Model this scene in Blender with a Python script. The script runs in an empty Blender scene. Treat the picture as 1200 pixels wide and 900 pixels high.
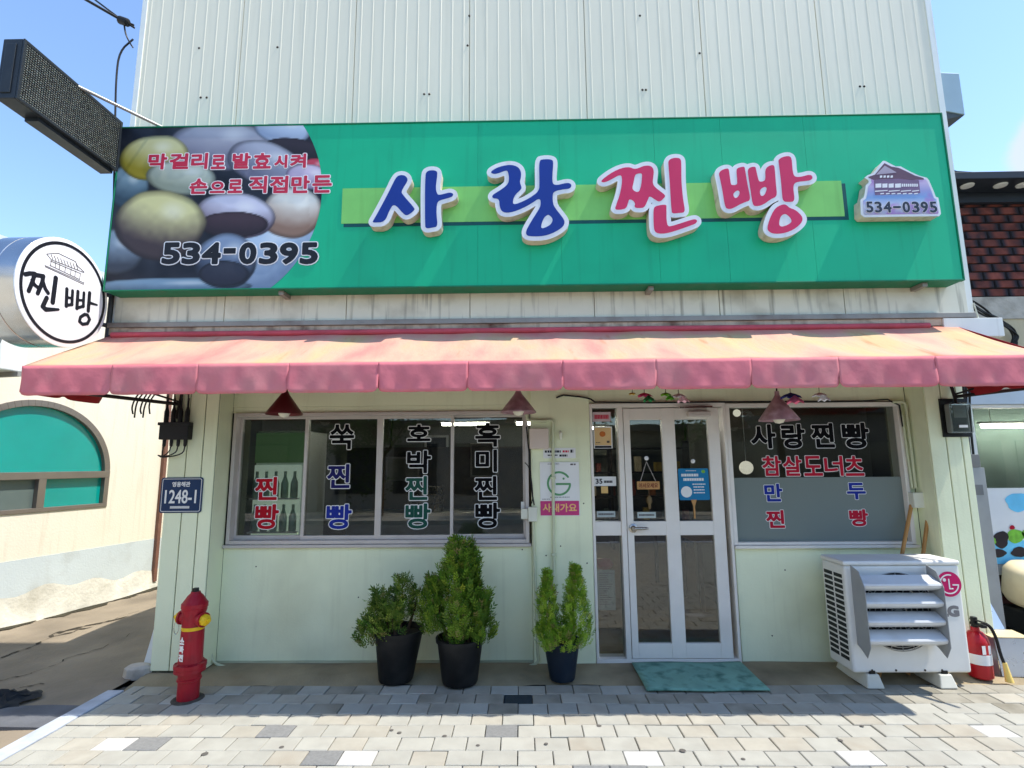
import bpy, bmesh, math, random
import numpy as np
from mathutils import Vector, Matrix
random.seed(7); rng = np.random.default_rng(7)
scene = bpy.context.scene
COL = scene.collection

# ---------------------------------------------------------------- camera
F_PX, PITCH, YAW, ROLL = 628.6, .1482, -.01512, -.0079      # for a 1200 x 900 picture
CAM = Vector((0, -4.6, 1.59))
_fw = Vector((math.sin(YAW) * math.cos(PITCH), math.cos(YAW) * math.cos(PITCH), math.sin(PITCH)))
_r0 = Vector((math.cos(YAW), -math.sin(YAW), 0)); _u0 = _r0.cross(_fw)
_rt = math.cos(ROLL) * _r0 + math.sin(ROLL) * _u0
_up = math.cos(ROLL) * _u0 - math.sin(ROLL) * _r0
cam_data = bpy.data.cameras.new('camera')
cam_data.sensor_width = 36; cam_data.lens = F_PX / 1200 * 36; cam_data.clip_end = 2000; cam_data.clip_start = .02
cam = bpy.data.objects.new('camera', cam_data); COL.objects.link(cam)
cam.matrix_world = Matrix(((_rt.x, _up.x, -_fw.x, CAM.x), (_rt.y, _up.y, -_fw.y, CAM.y), (_rt.z, _up.z, -_fw.z, CAM.z), (0, 0, 0, 1)))
scene.camera = cam
# ---------------------------------------------------------------- sky, sun, exposure
SUN = Vector((.51, -.06, 1)).normalized()                    # towards the sun
world = bpy.data.worlds.new('World'); scene.world = world; world.use_nodes = True
wn = world.node_tree.nodes; wl = world.node_tree.links; wn.clear()
sky = wn.new('ShaderNodeTexSky'); sky.sky_type = 'NISHITA'; sky.sun_disc = False
sky.sun_elevation = math.asin(SUN.z); sky.sun_rotation = math.atan2(SUN.x, SUN.y)
sky.air_density = 1.0; sky.dust_density = .15; sky.ozone_density = 3.6
bg = wn.new('ShaderNodeBackground'); bg.inputs[1].default_value = .132
wout = wn.new('ShaderNodeOutputWorld')
# a few small fair-weather clouds
def _mth(op, a, b=None):
    n = wn.new('ShaderNodeMath'); n.operation = op
    for i, v in enumerate((a, b)):
        if v is None: continue
        if isinstance(v, (int, float)): n.inputs[i].default_value = v
        else: wl.new(v, n.inputs[i])
    return n.outputs[0]
wtc = wn.new('ShaderNodeTexCoord'); wno = wn.new('ShaderNodeTexNoise'); wno.inputs['Scale'].default_value = 9; wno.inputs['Detail'].default_value = 8; wno.inputs['Roughness'].default_value = .6
wl.new(wtc.outputs['Generated'], wno.inputs['Vector'])
_cl = None
for cd, ca in (((.868, .80, .492), .9978), ((-.9, .5, .35), .985), ((.9, -.6, .3), .98), ((-.3, -.9, .45), .985), ((.2, .9, .18), .99), ((-.75, -.6, .3), .98)):
    cv = Vector(cd).normalized(); vm = wn.new('ShaderNodeVectorMath'); vm.operation = 'DOT_PRODUCT'; vm.inputs[1].default_value = cv; wl.new(wtc.outputs['Generated'], vm.inputs[0])
    mr_ = wn.new('ShaderNodeMapRange'); mr_.interpolation_type = 'SMOOTHSTEP'; mr_.inputs[1].default_value = ca; mr_.inputs[2].default_value = 1; wl.new(vm.outputs['Value'], mr_.inputs[0])
    _cl = mr_.outputs[0] if _cl is None else _mth('MAXIMUM', _cl, mr_.outputs[0])
_cm = wn.new('ShaderNodeMapRange'); _cm.interpolation_type = 'SMOOTHSTEP'; _cm.inputs[1].default_value = .55; _cm.inputs[2].default_value = 1.05; wl.new(_mth('ADD', _mth('MULTIPLY', _cl, .75), wno.outputs[0]), _cm.inputs[0])
wmx = wn.new('ShaderNodeMix'); wmx.data_type = 'RGBA'; wl.new(_mth('MULTIPLY', _mth('MULTIPLY', _cm.outputs[0], .8), _mth('GREATER_THAN', _cl, .0001)), wmx.inputs[0]); wl.new(sky.outputs[0], wmx.inputs[6]); wmx.inputs[7].default_value = (2.5, 2.65, 2.8, 1)
wl.new(wmx.outputs[2], bg.inputs[0]); wl.new(bg.outputs[0], wout.inputs[0])
sl = bpy.data.lights.new('sun', 'SUN'); sl.energy = 2.6; sl.angle = math.radians(.5); sl.color = (1, .95, .87)
sun = bpy.data.objects.new('sun', sl); COL.objects.link(sun)
sun.rotation_euler = SUN.to_track_quat('Z', 'Y').to_euler(); sun.location = (6, -3, 12)
scene.view_settings.view_transform = 'Standard'; scene.view_settings.look = 'None'
scene.view_settings.gamma = 1; scene.view_settings.exposure = 1.36
scene.cycles.max_bounces = 8; scene.cycles.diffuse_bounces = 5; scene.cycles.transparent_max_bounces = 12

# ---------------------------------------------------------------- pixel -> place
def ray(px, py): return _fw + (px - 600) / F_PX * _rt - (py - 450) / F_PX * _up
def PY(px, py, Y=0.):
    d = ray(px, py); return CAM + d * ((Y - CAM.y) / d.y)
def PXX(px, py, X):
    d = ray(px, py); return CAM + d * ((X - CAM.x) / d.x)
def G(px, py, Z=0.):
    d = ray(px, py); return CAM + d * ((Z - CAM.z) / d.z)
def PL(px, py, p, n):
    d = ray(px, py); return CAM + d * ((Vector(p) - CAM).dot(n) / d.dot(n))
def X(px, py, Y=0.): return PY(px, py, Y).x
def Z(px, py, Y=0.): return PY(px, py, Y).z
def XA(a, b, Y=0.): return (X(a[0], a[1], Y) + X(b[0], b[1], Y)) / 2

# ---------------------------------------------------------------- materials
def lin(c): return tuple((v / 255 / 12.92 if v <= 10 else ((v / 255 + .055) / 1.055) ** 2.4) for v in c)
MATS = {}
def mat(name, col, rough=.6, metal=0., var=.12, scale=6., bump=0., bscale=40., dirt=None, spec=.3, coat=0., streak=None, rnd=0., stretch=None):
    """col sRGB 0..255; var = brightness variation by noise; dirt=(col, amount, scale); streak=(col, amount)"""
    if name in MATS: return MATS[name]
    m = bpy.data.materials.new(name); m.use_nodes = True; MATS[name] = m
    N = m.node_tree.nodes; L = m.node_tree.links
    b = N['Principled BSDF']
    b.inputs['Roughness'].default_value = rough; b.inputs['Metallic'].default_value = metal
    b.inputs['Specular IOR Level'].default_value = spec
    if coat: b.inputs['Coat Weight'].default_value = coat; b.inputs['Coat Roughness'].default_value = .1
    tc = N.new('ShaderNodeTexCoord'); src = tc.outputs['Object']
    def noise(sc, det=5, mapscale=None, vec=None):
        n = N.new('ShaderNodeTexNoise'); n.inputs['Scale'].default_value = sc; n.inputs['Detail'].default_value = det
        v = vec or src
        if mapscale:
            mp = N.new('ShaderNodeMapping'); mp.inputs['Scale'].default_value = mapscale; L.new(v, mp.inputs[0]); v = mp.outputs[0]
        L.new(v, n.inputs['Vector']); return n.outputs['Fac']
    def ramp(f, a, bb):
        r = N.new('ShaderNodeMapRange'); r.inputs[1].default_value = a; r.inputs[2].default_value = bb; L.new(f, r.inputs[0]); return r.outputs[0]
    def mix(f, a, bcol, mode='MIX'):
        x = N.new('ShaderNodeMix'); x.data_type = 'RGBA'; x.blend_type = mode
        if isinstance(f, (int, float)): x.inputs[0].default_value = f
        else: L.new(f, x.inputs[0])
        for i, v in ((6, a), (7, bcol)):
            if isinstance(v, tuple): x.inputs[i].default_value = (*v[:3], 1)
            else: L.new(v, x.inputs[i])
        return x.outputs[2]
    base = lin(col)
    if rnd:                                                     # alike pieces differ a little
        oi = N.new('ShaderNodeObjectInfo'); hv = N.new('ShaderNodeVectorMath'); hv.operation = 'ADD'
        L.new(src, hv.inputs[0]); L.new(oi.outputs['Random'], hv.inputs[1])
        sc5 = N.new('ShaderNodeVectorMath'); sc5.operation = 'SCALE'; sc5.inputs['Scale'].default_value = 13
        cmb = N.new('ShaderNodeCombineXYZ'); L.new(oi.outputs['Random'], cmb.inputs[0]); L.new(oi.outputs['Random'], cmb.inputs[2])
        L.new(cmb.outputs[0], sc5.inputs[0]); L.new(sc5.outputs[0], hv.inputs[1]); src = hv.outputs[0]
    f = ramp(noise(scale, 6, stretch), .3, .7)
    lo = tuple(v * (1 - var) for v in base); hi = tuple(min(1, v * (1 + var)) for v in base)
    c = mix(f, lo, hi)
    if rnd:
        r = N.new('ShaderNodeMapRange'); r.inputs[3].default_value = 1 - rnd; r.inputs[4].default_value = 1 + rnd; L.new(oi.outputs['Random'], r.inputs[0])
        g = N.new('ShaderNodeCombineColor'); [L.new(r.outputs[0], g.inputs[i]) for i in range(3)]
        c = mix(1.0, c, g.outputs[0], 'MULTIPLY')
    if dirt:
        dc, da, ds = dirt
        f1 = ramp(noise(ds, 8), .5, .75); mu = N.new('ShaderNodeMath'); mu.operation = 'MULTIPLY'; mu.inputs[1].default_value = da; L.new(f1, mu.inputs[0])
        c = mix(mu.outputs[0], c, lin(dc))
    if streak:
        sc_, sa = streak
        f2 = ramp(noise(5, 6, (3.5, 3.5, .22)), .55, .8); mu = N.new('ShaderNodeMath'); mu.operation = 'MULTIPLY'; mu.inputs[1].default_value = sa; L.new(f2, mu.inputs[0])
        c = mix(mu.outputs[0], c, lin(sc_))
    L.new(c, b.inputs['Base Color'])
    rr = N.new('ShaderNodeMapRange'); rr.inputs[3].default_value = max(.02, rough - .08); rr.inputs[4].default_value = min(1, rough + .1)
    L.new(noise(scale * 2.3, 4), rr.inputs[0]); L.new(rr.outputs[0], b.inputs['Roughness'])
    if bump:
        bp = N.new('ShaderNodeBump'); bp.inputs['Strength'].default_value = 1; bp.inputs['Distance'].default_value = bump
        L.new(noise(bscale, 6), bp.inputs['Height']); L.new(bp.outputs[0], b.inputs['Normal'])
    return m
def vcol_mat(name, rough=.5, transl=0., spec=.3):
    if name in MATS: return MATS[name]
    m = bpy.data.materials.new(name); m.use_nodes = True; MATS[name] = m
    N = m.node_tree.nodes; L = m.node_tree.links; b = N['Principled BSDF']
    a = N.new('ShaderNodeAttribute'); a.attribute_name = 'Col'; L.new(a.outputs[0], b.inputs['Base Color'])
    b.inputs['Roughness'].default_value = rough; b.inputs['Specular IOR Level'].default_value = spec
    if transl:
        t = N.new('ShaderNodeBsdfTranslucent'); mx = N.new('ShaderNodeMixShader'); mx.inputs[0].default_value = transl
        L.new(a.outputs[0], t.inputs[0]); L.new(b.outputs[0], mx.inputs[1]); L.new(t.outputs[0], mx.inputs[2])
        L.new(mx.outputs[0], N['Material Output'].inputs[0])
    return m
def glass_mat(name, tint=(.76, .79, .77), ior=1.75, rough=0., film=0., filmcol=(.3, .36, .34)):
    if name in MATS: return MATS[name]
    m = bpy.data.materials.new(name); m.use_nodes = True; MATS[name] = m
    N = m.node_tree.nodes; L = m.node_tree.links; N.remove(N['Principled BSDF'])
    tr = N.new('ShaderNodeBsdfTransparent'); tr.inputs[0].default_value = (*tint, 1)
    gl = N.new('ShaderNodeBsdfGlossy'); gl.inputs['Roughness'].default_value = rough
    lw = N.new('ShaderNodeLayerWeight'); lw.inputs[0].default_value = .5; pw_ = N.new('ShaderNodeMath'); pw_.operation = 'POWER'; pw_.inputs[1].default_value = 5; L.new(lw.outputs['Facing'], pw_.inputs[0])
    F0 = ((ior - 1) / (ior + 1)) ** 2; fr = N.new('ShaderNodeMapRange'); fr.inputs[3].default_value = F0; fr.inputs[4].default_value = 1; L.new(pw_.outputs[0], fr.inputs[0])   # Schlick, same from both sides of the pane
    tc = N.new('ShaderNodeTexCoord'); no = N.new('ShaderNodeTexNoise'); no.inputs['Scale'].default_value = 1.7; no.inputs['Detail'].default_value = 1
    bp = N.new('ShaderNodeBump'); bp.inputs['Strength'].default_value = .05; bp.inputs['Distance'].default_value = .02
    L.new(tc.outputs['Object'], no.inputs['Vector']); L.new(no.outputs[0], bp.inputs['Height']); L.new(bp.outputs[0], gl.inputs['Normal'])
    body = tr.outputs[0]
    if film:
        df = N.new('ShaderNodeBsdfDiffuse'); df.inputs[0].default_value = (*filmcol, 1)
        m0 = N.new('ShaderNodeMixShader'); m0.inputs[0].default_value = film; L.new(tr.outputs[0], m0.inputs[1]); L.new(df.outputs[0], m0.inputs[2]); body = m0.outputs[0]
    mx = N.new('ShaderNodeMixShader'); L.new(fr.outputs[0], mx.inputs[0]); L.new(body, mx.inputs[1]); L.new(gl.outputs[0], mx.inputs[2])
    L.new(mx.outputs[0], N['Material Output'].inputs[0]); return m
def emit_mat(name, col, s):
    if name in MATS: return MATS[name]
    m = bpy.data.materials.new(name); m.use_nodes = True; MATS[name] = m
    b = m.node_tree.nodes['Principled BSDF']; b.inputs['Base Color'].default_value = (*lin(col), 1)
    b.inputs['Emission Color'].default_value = (*lin(col), 1); b.inputs['Emission Strength'].default_value = s; return m

# ---------------------------------------------------------------- mesh helpers
def root_loc(o):
    while o is not None and o.parent is not None: o = o.parent
    return Vector(o.location) if o is not None else Vector((0, 0, 0))
class MB:
    def __init__(s): s.v = []; s.f = []; s.c = None
    def add(s, vs, fs):
        k = len(s.v); s.v += [tuple(p) for p in vs]; s.f += [tuple(k + i for i in f) for f in fs]; return s
    def box(s, x0, x1, y0, y1, z0, z1):
        if x0 > x1: x0, x1 = x1, x0
        if y0 > y1: y0, y1 = y1, y0
        if z0 > z1: z0, z1 = z1, z0
        return s.add([(x0, y0, z0), (x1, y0, z0), (x1, y1, z0), (x0, y1, z0), (x0, y0, z1), (x1, y0, z1), (x1, y1, z1), (x0, y1, z1)],
                     [(3, 2, 1, 0), (4, 5, 6, 7), (0, 1, 5, 4), (1, 2, 6, 5), (2, 3, 7, 6), (3, 0, 4, 7)])
    def obox(s, c, a, b, d):                                   # centre and three half vectors
        c, a, b, d = map(Vector, (c, a, b, d))
        return s.add([c - a - b - d, c + a - b - d, c + a + b - d, c - a + b - d, c - a - b + d, c + a - b + d, c + a + b + d, c - a + b + d],
                     [(3, 2, 1, 0), (4, 5, 6, 7), (0, 1, 5, 4), (1, 2, 6, 5), (2, 3, 7, 6), (3, 0, 4, 7)])
    def prism(s, pts, off):                                    # planar polygon (3d points) pushed by off
        n = len(pts); off = Vector(off); a = [Vector(p) for p in pts]
        s.add(a + [p + off for p in a], [tuple(range(n))[::-1], tuple(range(n, 2 * n))] + [(i, (i + 1) % n, n + (i + 1) % n, n + i) for i in range(n)]); return s
    def tube(s, pts, r, n=8, caps=True):
        pts = [Vector(p) for p in pts]; rs = [float(q) for q in np.interp(np.linspace(0, 1, len(pts)), np.linspace(0, 1, len(r)), r)] if isinstance(r, (list, tuple)) else [r] * len(pts)
        rings = []; t0 = None; nrm = None
        for i, p in enumerate(pts):
            t = (pts[min(i + 1, len(pts) - 1)] - pts[max(i - 1, 0)]).normalized()
            if nrm is None: nrm = t.orthogonal().normalized()
            else:
                nrm = (nrm - t * nrm.dot(t))
                nrm = nrm.normalized() if nrm.length > 1e-6 else t.orthogonal().normalized()
            bi = t.cross(nrm)
            rings.append([p + rs[i] * (math.cos(2 * math.pi * k / n) * nrm + math.sin(2 * math.pi * k / n) * bi) for k in range(n)])
        vs = [v for rg in rings for v in rg]; fs = []
        for i in range(len(pts) - 1):
            for k in range(n): fs.append((i * n + k, i * n + (k + 1) % n, (i + 1) * n + (k + 1) % n, (i + 1) * n + k))
        if caps: fs += [tuple(range(n))[::-1], tuple((len(pts) - 1) * n + k for k in range(n))]
        return s.add(vs, fs)
    def lathe(s, prof, c=(0, 0, 0), ax=(0, 0, 1), n=24, cap0=True, cap1=True):   # prof: (radius, distance along axis)
        c = Vector(c); ax = Vector(ax).normalized(); u = ax.orthogonal().normalized()
        if abs(ax.z) > .99: u = Vector((1, 0, 0))
        w = ax.cross(u); vs = []; fs = []
        for r, h in prof:
            vs += [c + ax * h + r * (math.cos(2 * math.pi * k / n) * u + math.sin(2 * math.pi * k / n) * w) for k in range(n)]
        for i in range(len(prof) - 1):
            for k in range(n): fs.append((i * n + k, i * n + (k + 1) % n, (i + 1) * n + (k + 1) % n, (i + 1) * n + k))
        if cap0: fs.append(tuple(range(n))[::-1])
        if cap1: fs.append(tuple((len(prof) - 1) * n + k for k in range(n)))
        return s.add(vs, fs)
    def grid(s, P, nu, nv):                                     # P[j][i]
        k = len(s.v); s.v += [tuple(P[j][i]) for j in range(nv) for i in range(nu)]
        s.f += [(k + j * nu + i, k + j * nu + i + 1, k + (j + 1) * nu + i + 1, k + (j + 1) * nu + i) for j in range(nv - 1) for i in range(nu - 1)]; return s
    def obj(s, name, m, parent=None, loc=None, smooth=None, bevel=0., seg=2, label=None, cat=None, group=None, kind=None):
        org = root_loc(parent) if parent is not None else Vector(loc or (0, 0, 0))
        me = bpy.data.meshes.new(name); me.from_pydata([(v[0] - org.x, v[1] - org.y, v[2] - org.z) for v in s.v], [], s.f); me.validate()
        o = bpy.data.objects.new(name, me); COL.objects.link(o)
        for mm in (m if isinstance(m, (list, tuple)) else [m]): me.materials.append(mm)
        if parent is not None: o.parent = parent
        else: o.location = org
        if smooth is not None:
            for p in me.polygons: p.use_smooth = True
            me.set_sharp_from_angle(angle=math.radians(smooth))
        if bevel:
            b = o.modifiers.new('bevel', 'BEVEL'); b.width = bevel; b.segments = seg; b.limit_method = 'ANGLE'; b.angle_limit = math.radians(40); b.harden_normals = False
        return tag(o, label, cat, group, kind)
def tag(o, label=None, cat=None, group=None, kind=None):
    if label: o['label'] = label
    if cat: o['category'] = cat
    if group: o['group'] = group
    if kind: o['kind'] = kind
    return o
def thing(name, label, cat, loc=(0, 0, 0), group=None):
    o = bpy.data.objects.new(name, None); COL.objects.link(o); o.location = loc; o.empty_display_size = .1
    return tag(o, label, cat, group)
def link_copy(me, name, parent, loc, m=None):
    o = bpy.data.objects.new(name, me); COL.objects.link(o); o.parent = parent; o.location = Vector(loc) - (root_loc(parent) if parent else Vector()); return o
def box(name, m, parent, *a, bevel=0., **k): return MB().box(*a).obj(name, m, parent, bevel=bevel, **k)
def arc_pts(p0, p1, sag, n=10):
    p0, p1 = Vector(p0), Vector(p1); return [p0.lerp(p1, i / n) + Vector((0, 0, -sag * 4 * (i / n) * (1 - i / n))) for i in range(n + 1)]
def smooth_path(pts, it=2):
    pts = [Vector(p) for p in pts]
    for _ in range(it):
        q = [pts[0]]
        for a, b in zip(pts, pts[1:]): q += [a.lerp(b, .25), a.lerp(b, .75)]
        pts = q + [pts[-1]]
    return pts

# ---------------------------------------------------------------- flat shapes: letters, print
def chaikin(P, it=2):
    P = np.asarray(P, float)
    for _ in range(it):
        Q = np.roll(P, -1, 0); P = np.stack([.75 * P + .25 * Q, .25 * P + .75 * Q], 1).reshape(-1, 2)
    return P
def march(S, x0, y0, h):
    """zero contours of S (negative inside) as closed loops"""
    ny, nx = S.shape; nxt = {}
    def pt(e):
        j, i, d = e
        a = S[j, i]; b = S[j, i + 1] if d == 0 else S[j + 1, i]; t = a / (a - b)
        return (x0 + (i + (t if d == 0 else 0)) * h, y0 + (j + (t if d else 0)) * h)
    I = S < 0
    C = I[:-1, :-1] * 1 + I[:-1, 1:] * 2 + I[1:, 1:] * 4 + I[1:, :-1] * 8
    for j, i in zip(*np.nonzero((C > 0) & (C < 15))):
        b, r, t, l = (j, i, 0), (j, i + 1, 1), (j + 1, i, 0), (j, i, 1)
        for a, c in {1: [(l, b)], 2: [(b, r)], 3: [(l, r)], 4: [(r, t)], 5: [(l, b), (r, t)], 6: [(b, t)], 7: [(l, t)], 8: [(t, l)], 9: [(t, b)], 10: [(b, r), (t, l)], 11: [(t, r)], 12: [(r, l)], 13: [(r, b)], 14: [(b, l)]}[int(C[j, i])]:
            nxt[a] = c
    loops = []
    while nxt:
        k, v = nxt.popitem(); lp = [k]
        while v != k and v in nxt: lp.append(v); v = nxt.pop(v)
        if len(lp) >= 3: loops.append([pt(e) for e in lp])
    return loops
def thin(lp, tol):
    out = [lp[0]]
    P = np.array(lp); n = len(P); i = 0
    while i < n - 1:
        j = min(i + 2, n); best = i + 1
        while j < n:
            a, b = P[i], P[j]; d = b - a; L = math.hypot(*d)
            if L < 1e-9: break
            q = P[i + 1:j] - a
            if np.abs(q[:, 0] * d[1] - q[:, 1] * d[0]).max() / L > tol or j - i > 12: break
            best = j; j += 1
        i = best; out.append(tuple(P[i]))
    return out
def sdf_grid(lo, hi, pad, h):
    x0, y0 = lo[0] - pad, lo[1] - pad; nx = int((hi[0] - lo[0] + 2 * pad) / h) + 2; ny = int((hi[1] - lo[1] + 2 * pad) / h) + 2
    gx, gy = np.meshgrid(x0 + np.arange(nx) * h, y0 + np.arange(ny) * h); return x0, y0, gx, gy
def seg_dist(gx, gy, A, B):
    p = np.stack([gx.ravel(), gy.ravel()], 1); best = np.full(len(p), 1e9); ins = np.zeros(len(p), bool)
    for a, b in zip(A, B):
        d = b - a; L2 = d @ d + 1e-18; q = p - a; t = np.clip((q @ d) / L2, 0, 1)
        e = q - t[:, None] * d; best = np.minimum(best, (e * e).sum(1))
        cr = (a[1] > p[:, 1]) != (b[1] > p[:, 1])
        if cr.any(): ins ^= cr & (p[:, 0] < a[0] + (p[:, 1] - a[1]) / (d[1] if abs(d[1]) > 1e-12 else 1e-12) * d[0])
    return np.sqrt(best), ins
def outline(contours, grow, h):
    lo = np.min([c.min(0) for c in contours], 0); hi = np.max([c.max(0) for c in contours], 0)
    x0, y0, gx, gy = sdf_grid(lo, hi, max(grow, 0) + 3 * h, h)
    A = np.concatenate(contours); B = np.concatenate([np.roll(c, -1, 0) for c in contours])
    d, ins = seg_dist(gx, gy, A, B); S = np.where(ins, -d, d) - grow
    return [thin(l, h * .12) for l in march(S.reshape(gx.shape) + 1e-9, x0, y0, h)]
def stroke_outline(strokes, grow, h):
    """strokes: list of (points, radius or radii)"""
    allp = np.concatenate([np.asarray(p, float) for p, r in strokes]); rm = max(np.max(r) for p, r in strokes)
    x0, y0, gx, gy = sdf_grid(allp.min(0), allp.max(0), rm + max(grow, 0) + 3 * h, h)
    S = np.full(gx.shape, 1e9)
    for p, r in strokes:
        p = np.asarray(p, float); r = np.broadcast_to(r, len(p))
        for a, b, ra, rb in zip(p, p[1:], r, r[1:]):
            d = b - a; t = np.clip(((gx - a[0]) * d[0] + (gy - a[1]) * d[1]) / (d @ d + 1e-18), 0, 1)
            S = np.minimum(S, np.hypot(gx - a[0] - t * d[0], gy - a[1] - t * d[1]) - (ra + (rb - ra) * t))
    return [thin(l, h * .12) for l in march(S - grow + 1e-9, x0, y0, h)]
def loops_mesh(loops, depth):
    cu = bpy.data.curves.new('tmp', 'CURVE'); cu.dimensions = '2D'; cu.fill_mode = 'BOTH'; cu.extrude = depth / 2
    for lp in loops:
        sp = cu.splines.new('POLY'); sp.points.add(len(lp) - 1); sp.use_cyclic_u = True
        sp.points.foreach_set('co', [v for p in lp for v in (p[0], p[1], 0, 1)])
    o = bpy.data.objects.new('tmp', cu); COL.objects.link(o)
    dg = bpy.context.evaluated_depsgraph_get(); me = bpy.data.meshes.new_from_object(o.evaluated_get(dg))
    bpy.data.objects.remove(o); bpy.data.curves.remove(cu); return me
FRONT = lambda Y: Matrix(((1, 0, 0, 0), (0, 0, -1, Y), (0, 1, 0, 0), (0, 0, 0, 1)))    # (u,v,w) -> (u, Y-w, v)
SIDE = lambda Xx: Matrix(((0, 0, 1, Xx), (1, 0, 0, 0), (0, 1, 0, 0), (0, 0, 0, 1)))    # (u,v,w) -> (X+w, u, v)
def flat(name, loops, depth, mtx, m, parent=None, loc=None, **kw):
    """loops in (u,v) metres, back face on the plane, front `depth` before it"""
    me = loops_mesh(loops, depth)
    org = root_loc(parent) if parent is not None else Vector(loc or (0, 0, 0))
    me.transform(Matrix.Translation(-org) @ mtx @ Matrix.Translation((0, 0, depth / 2)))
    me.name = name; me.materials.clear(); me.materials.append(m)
    o = bpy.data.objects.new(name, me); COL.objects.link(o)
    if parent is not None: o.parent = parent
    else: o.location = org
    return tag(o, **kw)
_TC = {}
def text_contours(s):
    if s in _TC: return _TC[s]
    cu = bpy.data.curves.new('tmp', 'FONT'); cu.body = s; cu.fill_mode = 'NONE'; cu.resolution_u = 4
    o = bpy.data.objects.new('tmp', cu); COL.objects.link(o); dg = bpy.context.evaluated_depsgraph_get()
    me = bpy.data.meshes.new_from_object(o.evaluated_get(dg))
    V = np.array([v.co[:2] for v in me.vertices]); adj = {}
    for e in me.edges:
        a, b = e.vertices; adj.setdefault(a, []).append(b); adj.setdefault(b, []).append(a)
    out = []; seen = set()
    for k in adj:
        if k in seen: continue
        lp = [k]; seen.add(k); c = k
        while True:
            n = [q for q in adj[c] if q not in seen]
            if not n: break
            c = n[0]; seen.add(c); lp.append(c)
        if len(lp) > 2: out.append(V[lp])
    bpy.data.objects.remove(o); bpy.data.curves.remove(cu); bpy.data.meshes.remove(me)
    _TC[s] = out; return out
def fit_text(s, u0, u1, v0, v1):
    cs = text_contours(s); lo = np.min([c.min(0) for c in cs], 0); hi = np.max([c.max(0) for c in cs], 0)
    k = np.array([(u1 - u0) / (hi[0] - lo[0]), (v1 - v0) / (hi[1] - lo[1])])
    return [(c - lo) * k + np.array([u0, v0]) for c in cs]
def px_box(a, b, c, d, Y):                                      # pixel box -> metres on the plane y = Y
    ym = (c + d) / 2; xm = (a + b) / 2
    return X(a, ym, Y), X(b, ym, Y), Z(xm, d, Y), Z(xm, c, Y)
def lettering(s, pxbox, Y, m_fill, parent, bold=.0, m_edge=None, edge=0., name='letter', t=.0015):
    u0, u1, v0, v1 = px_box(*pxbox, Y); g = bold
    cs = fit_text(s, u0 + g + edge, u1 - g - edge, v0 + g + edge, v1 - g - edge); h = max((v1 - v0) / 48, .0012)
    if m_edge:
        e = flat(name + '_outline', outline(cs, g + edge, h), t, FRONT(Y), m_edge, parent)
        return flat(name, outline(cs, g, h), t, FRONT(Y - t - .0003), m_fill, parent if parent.parent else parent)
    return flat(name, outline(cs, g, h), t, FRONT(Y), m_fill, parent)

# ================================================================ THE SETTING
m_asphalt = mat('asphalt', (92, 90, 88), .9, var=.22, scale=3, bump=.004, bscale=120, dirt=((60, 58, 56), .5, 1.3))
m_alley = mat('alley_concrete', (136, 124, 106), .9, var=.2, scale=1.6, bump=.006, bscale=30, dirt=((88, 80, 70), .75, .9))
m_alley_shadow = mat('alley_shadow_asphalt', (92, 94, 98), .9, var=.2, scale=5, bump=.004, bscale=90)
m_earth = mat('jointing_sand', (74, 70, 62), .95, var=.25, scale=20, bump=.003, bscale=120)
m_kerb = mat('granite_kerb', (168, 174, 182), .75, var=.12, scale=14, bump=.002, bscale=150, rnd=.06)
m_apron = mat('apron_concrete', (152, 138, 110), .9, var=.18, scale=2.5, bump=.004, bscale=40, dirt=((84, 74, 56), .7, 1.6))
m_paver = mat('paver_beige', (163, 161, 150), .85, var=.07, scale=9, bump=.0016, bscale=160, rnd=.05, dirt=((150, 144, 132), .45, 5))
m_paver2 = mat('paver_warm', (164, 159, 145), .85, var=.09, scale=9, bump=.0016, bscale=160, rnd=.06, dirt=((150, 138, 120), .45, 5))
m_paverW = mat('paver_white', (184, 182, 175), .8, var=.05, scale=10, bump=.0012, bscale=160)
m_paverG = mat('paver_grey', (126, 126, 123), .85, var=.12, scale=60, bump=.0018, bscale=200, rnd=.06)
m_paverK = mat('paver_black', (40, 50, 56), .7, var=.15, scale=20, bump=.0015, bscale=160)
XK0, XK1 = -2.99, -2.87                                        # kerb stones along the alley
def sheet(name, m, x0, x1, y0, y1, z, **k): return MB().add([(x0, y0, z), (x1, y0, z), (x1, y1, z), (x0, y1, z)], [(0, 1, 2, 3)]).obj(name, m, kind='structure', **k)
sheet('ground', m_asphalt, -400, 400, -400, 400, -.16)
sheet('road', mat('road_asphalt', (84, 84, 86), .9, var=.18, scale=2, bump=.004, bscale=140), -60, 60, -11.2, -6.62, -.12)
# alley: uneven concrete sheet
nu, nv = 44, 60; nu_al = 44
P = []
for j in range(nv):
    row = []
    for i in range(nu):
        x = -6.4 + (XK0 - .0 + 6.4) * i / (nu - 1); y = -6.6 + 19 * j / (nv - 1)
        edge = min(1, (nu - 1 - i) / 5)
        z = -.012 + edge * (.018 * math.sin(1.7 * x + .6 * y) + .012 * math.sin(2.9 * y - x) - .02)
        row.append((x, y, z))
    P.append(row)
alley = MB().grid(P, nu, nv).obj('alley_ground', m_alley, smooth=60, kind='structure')
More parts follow.
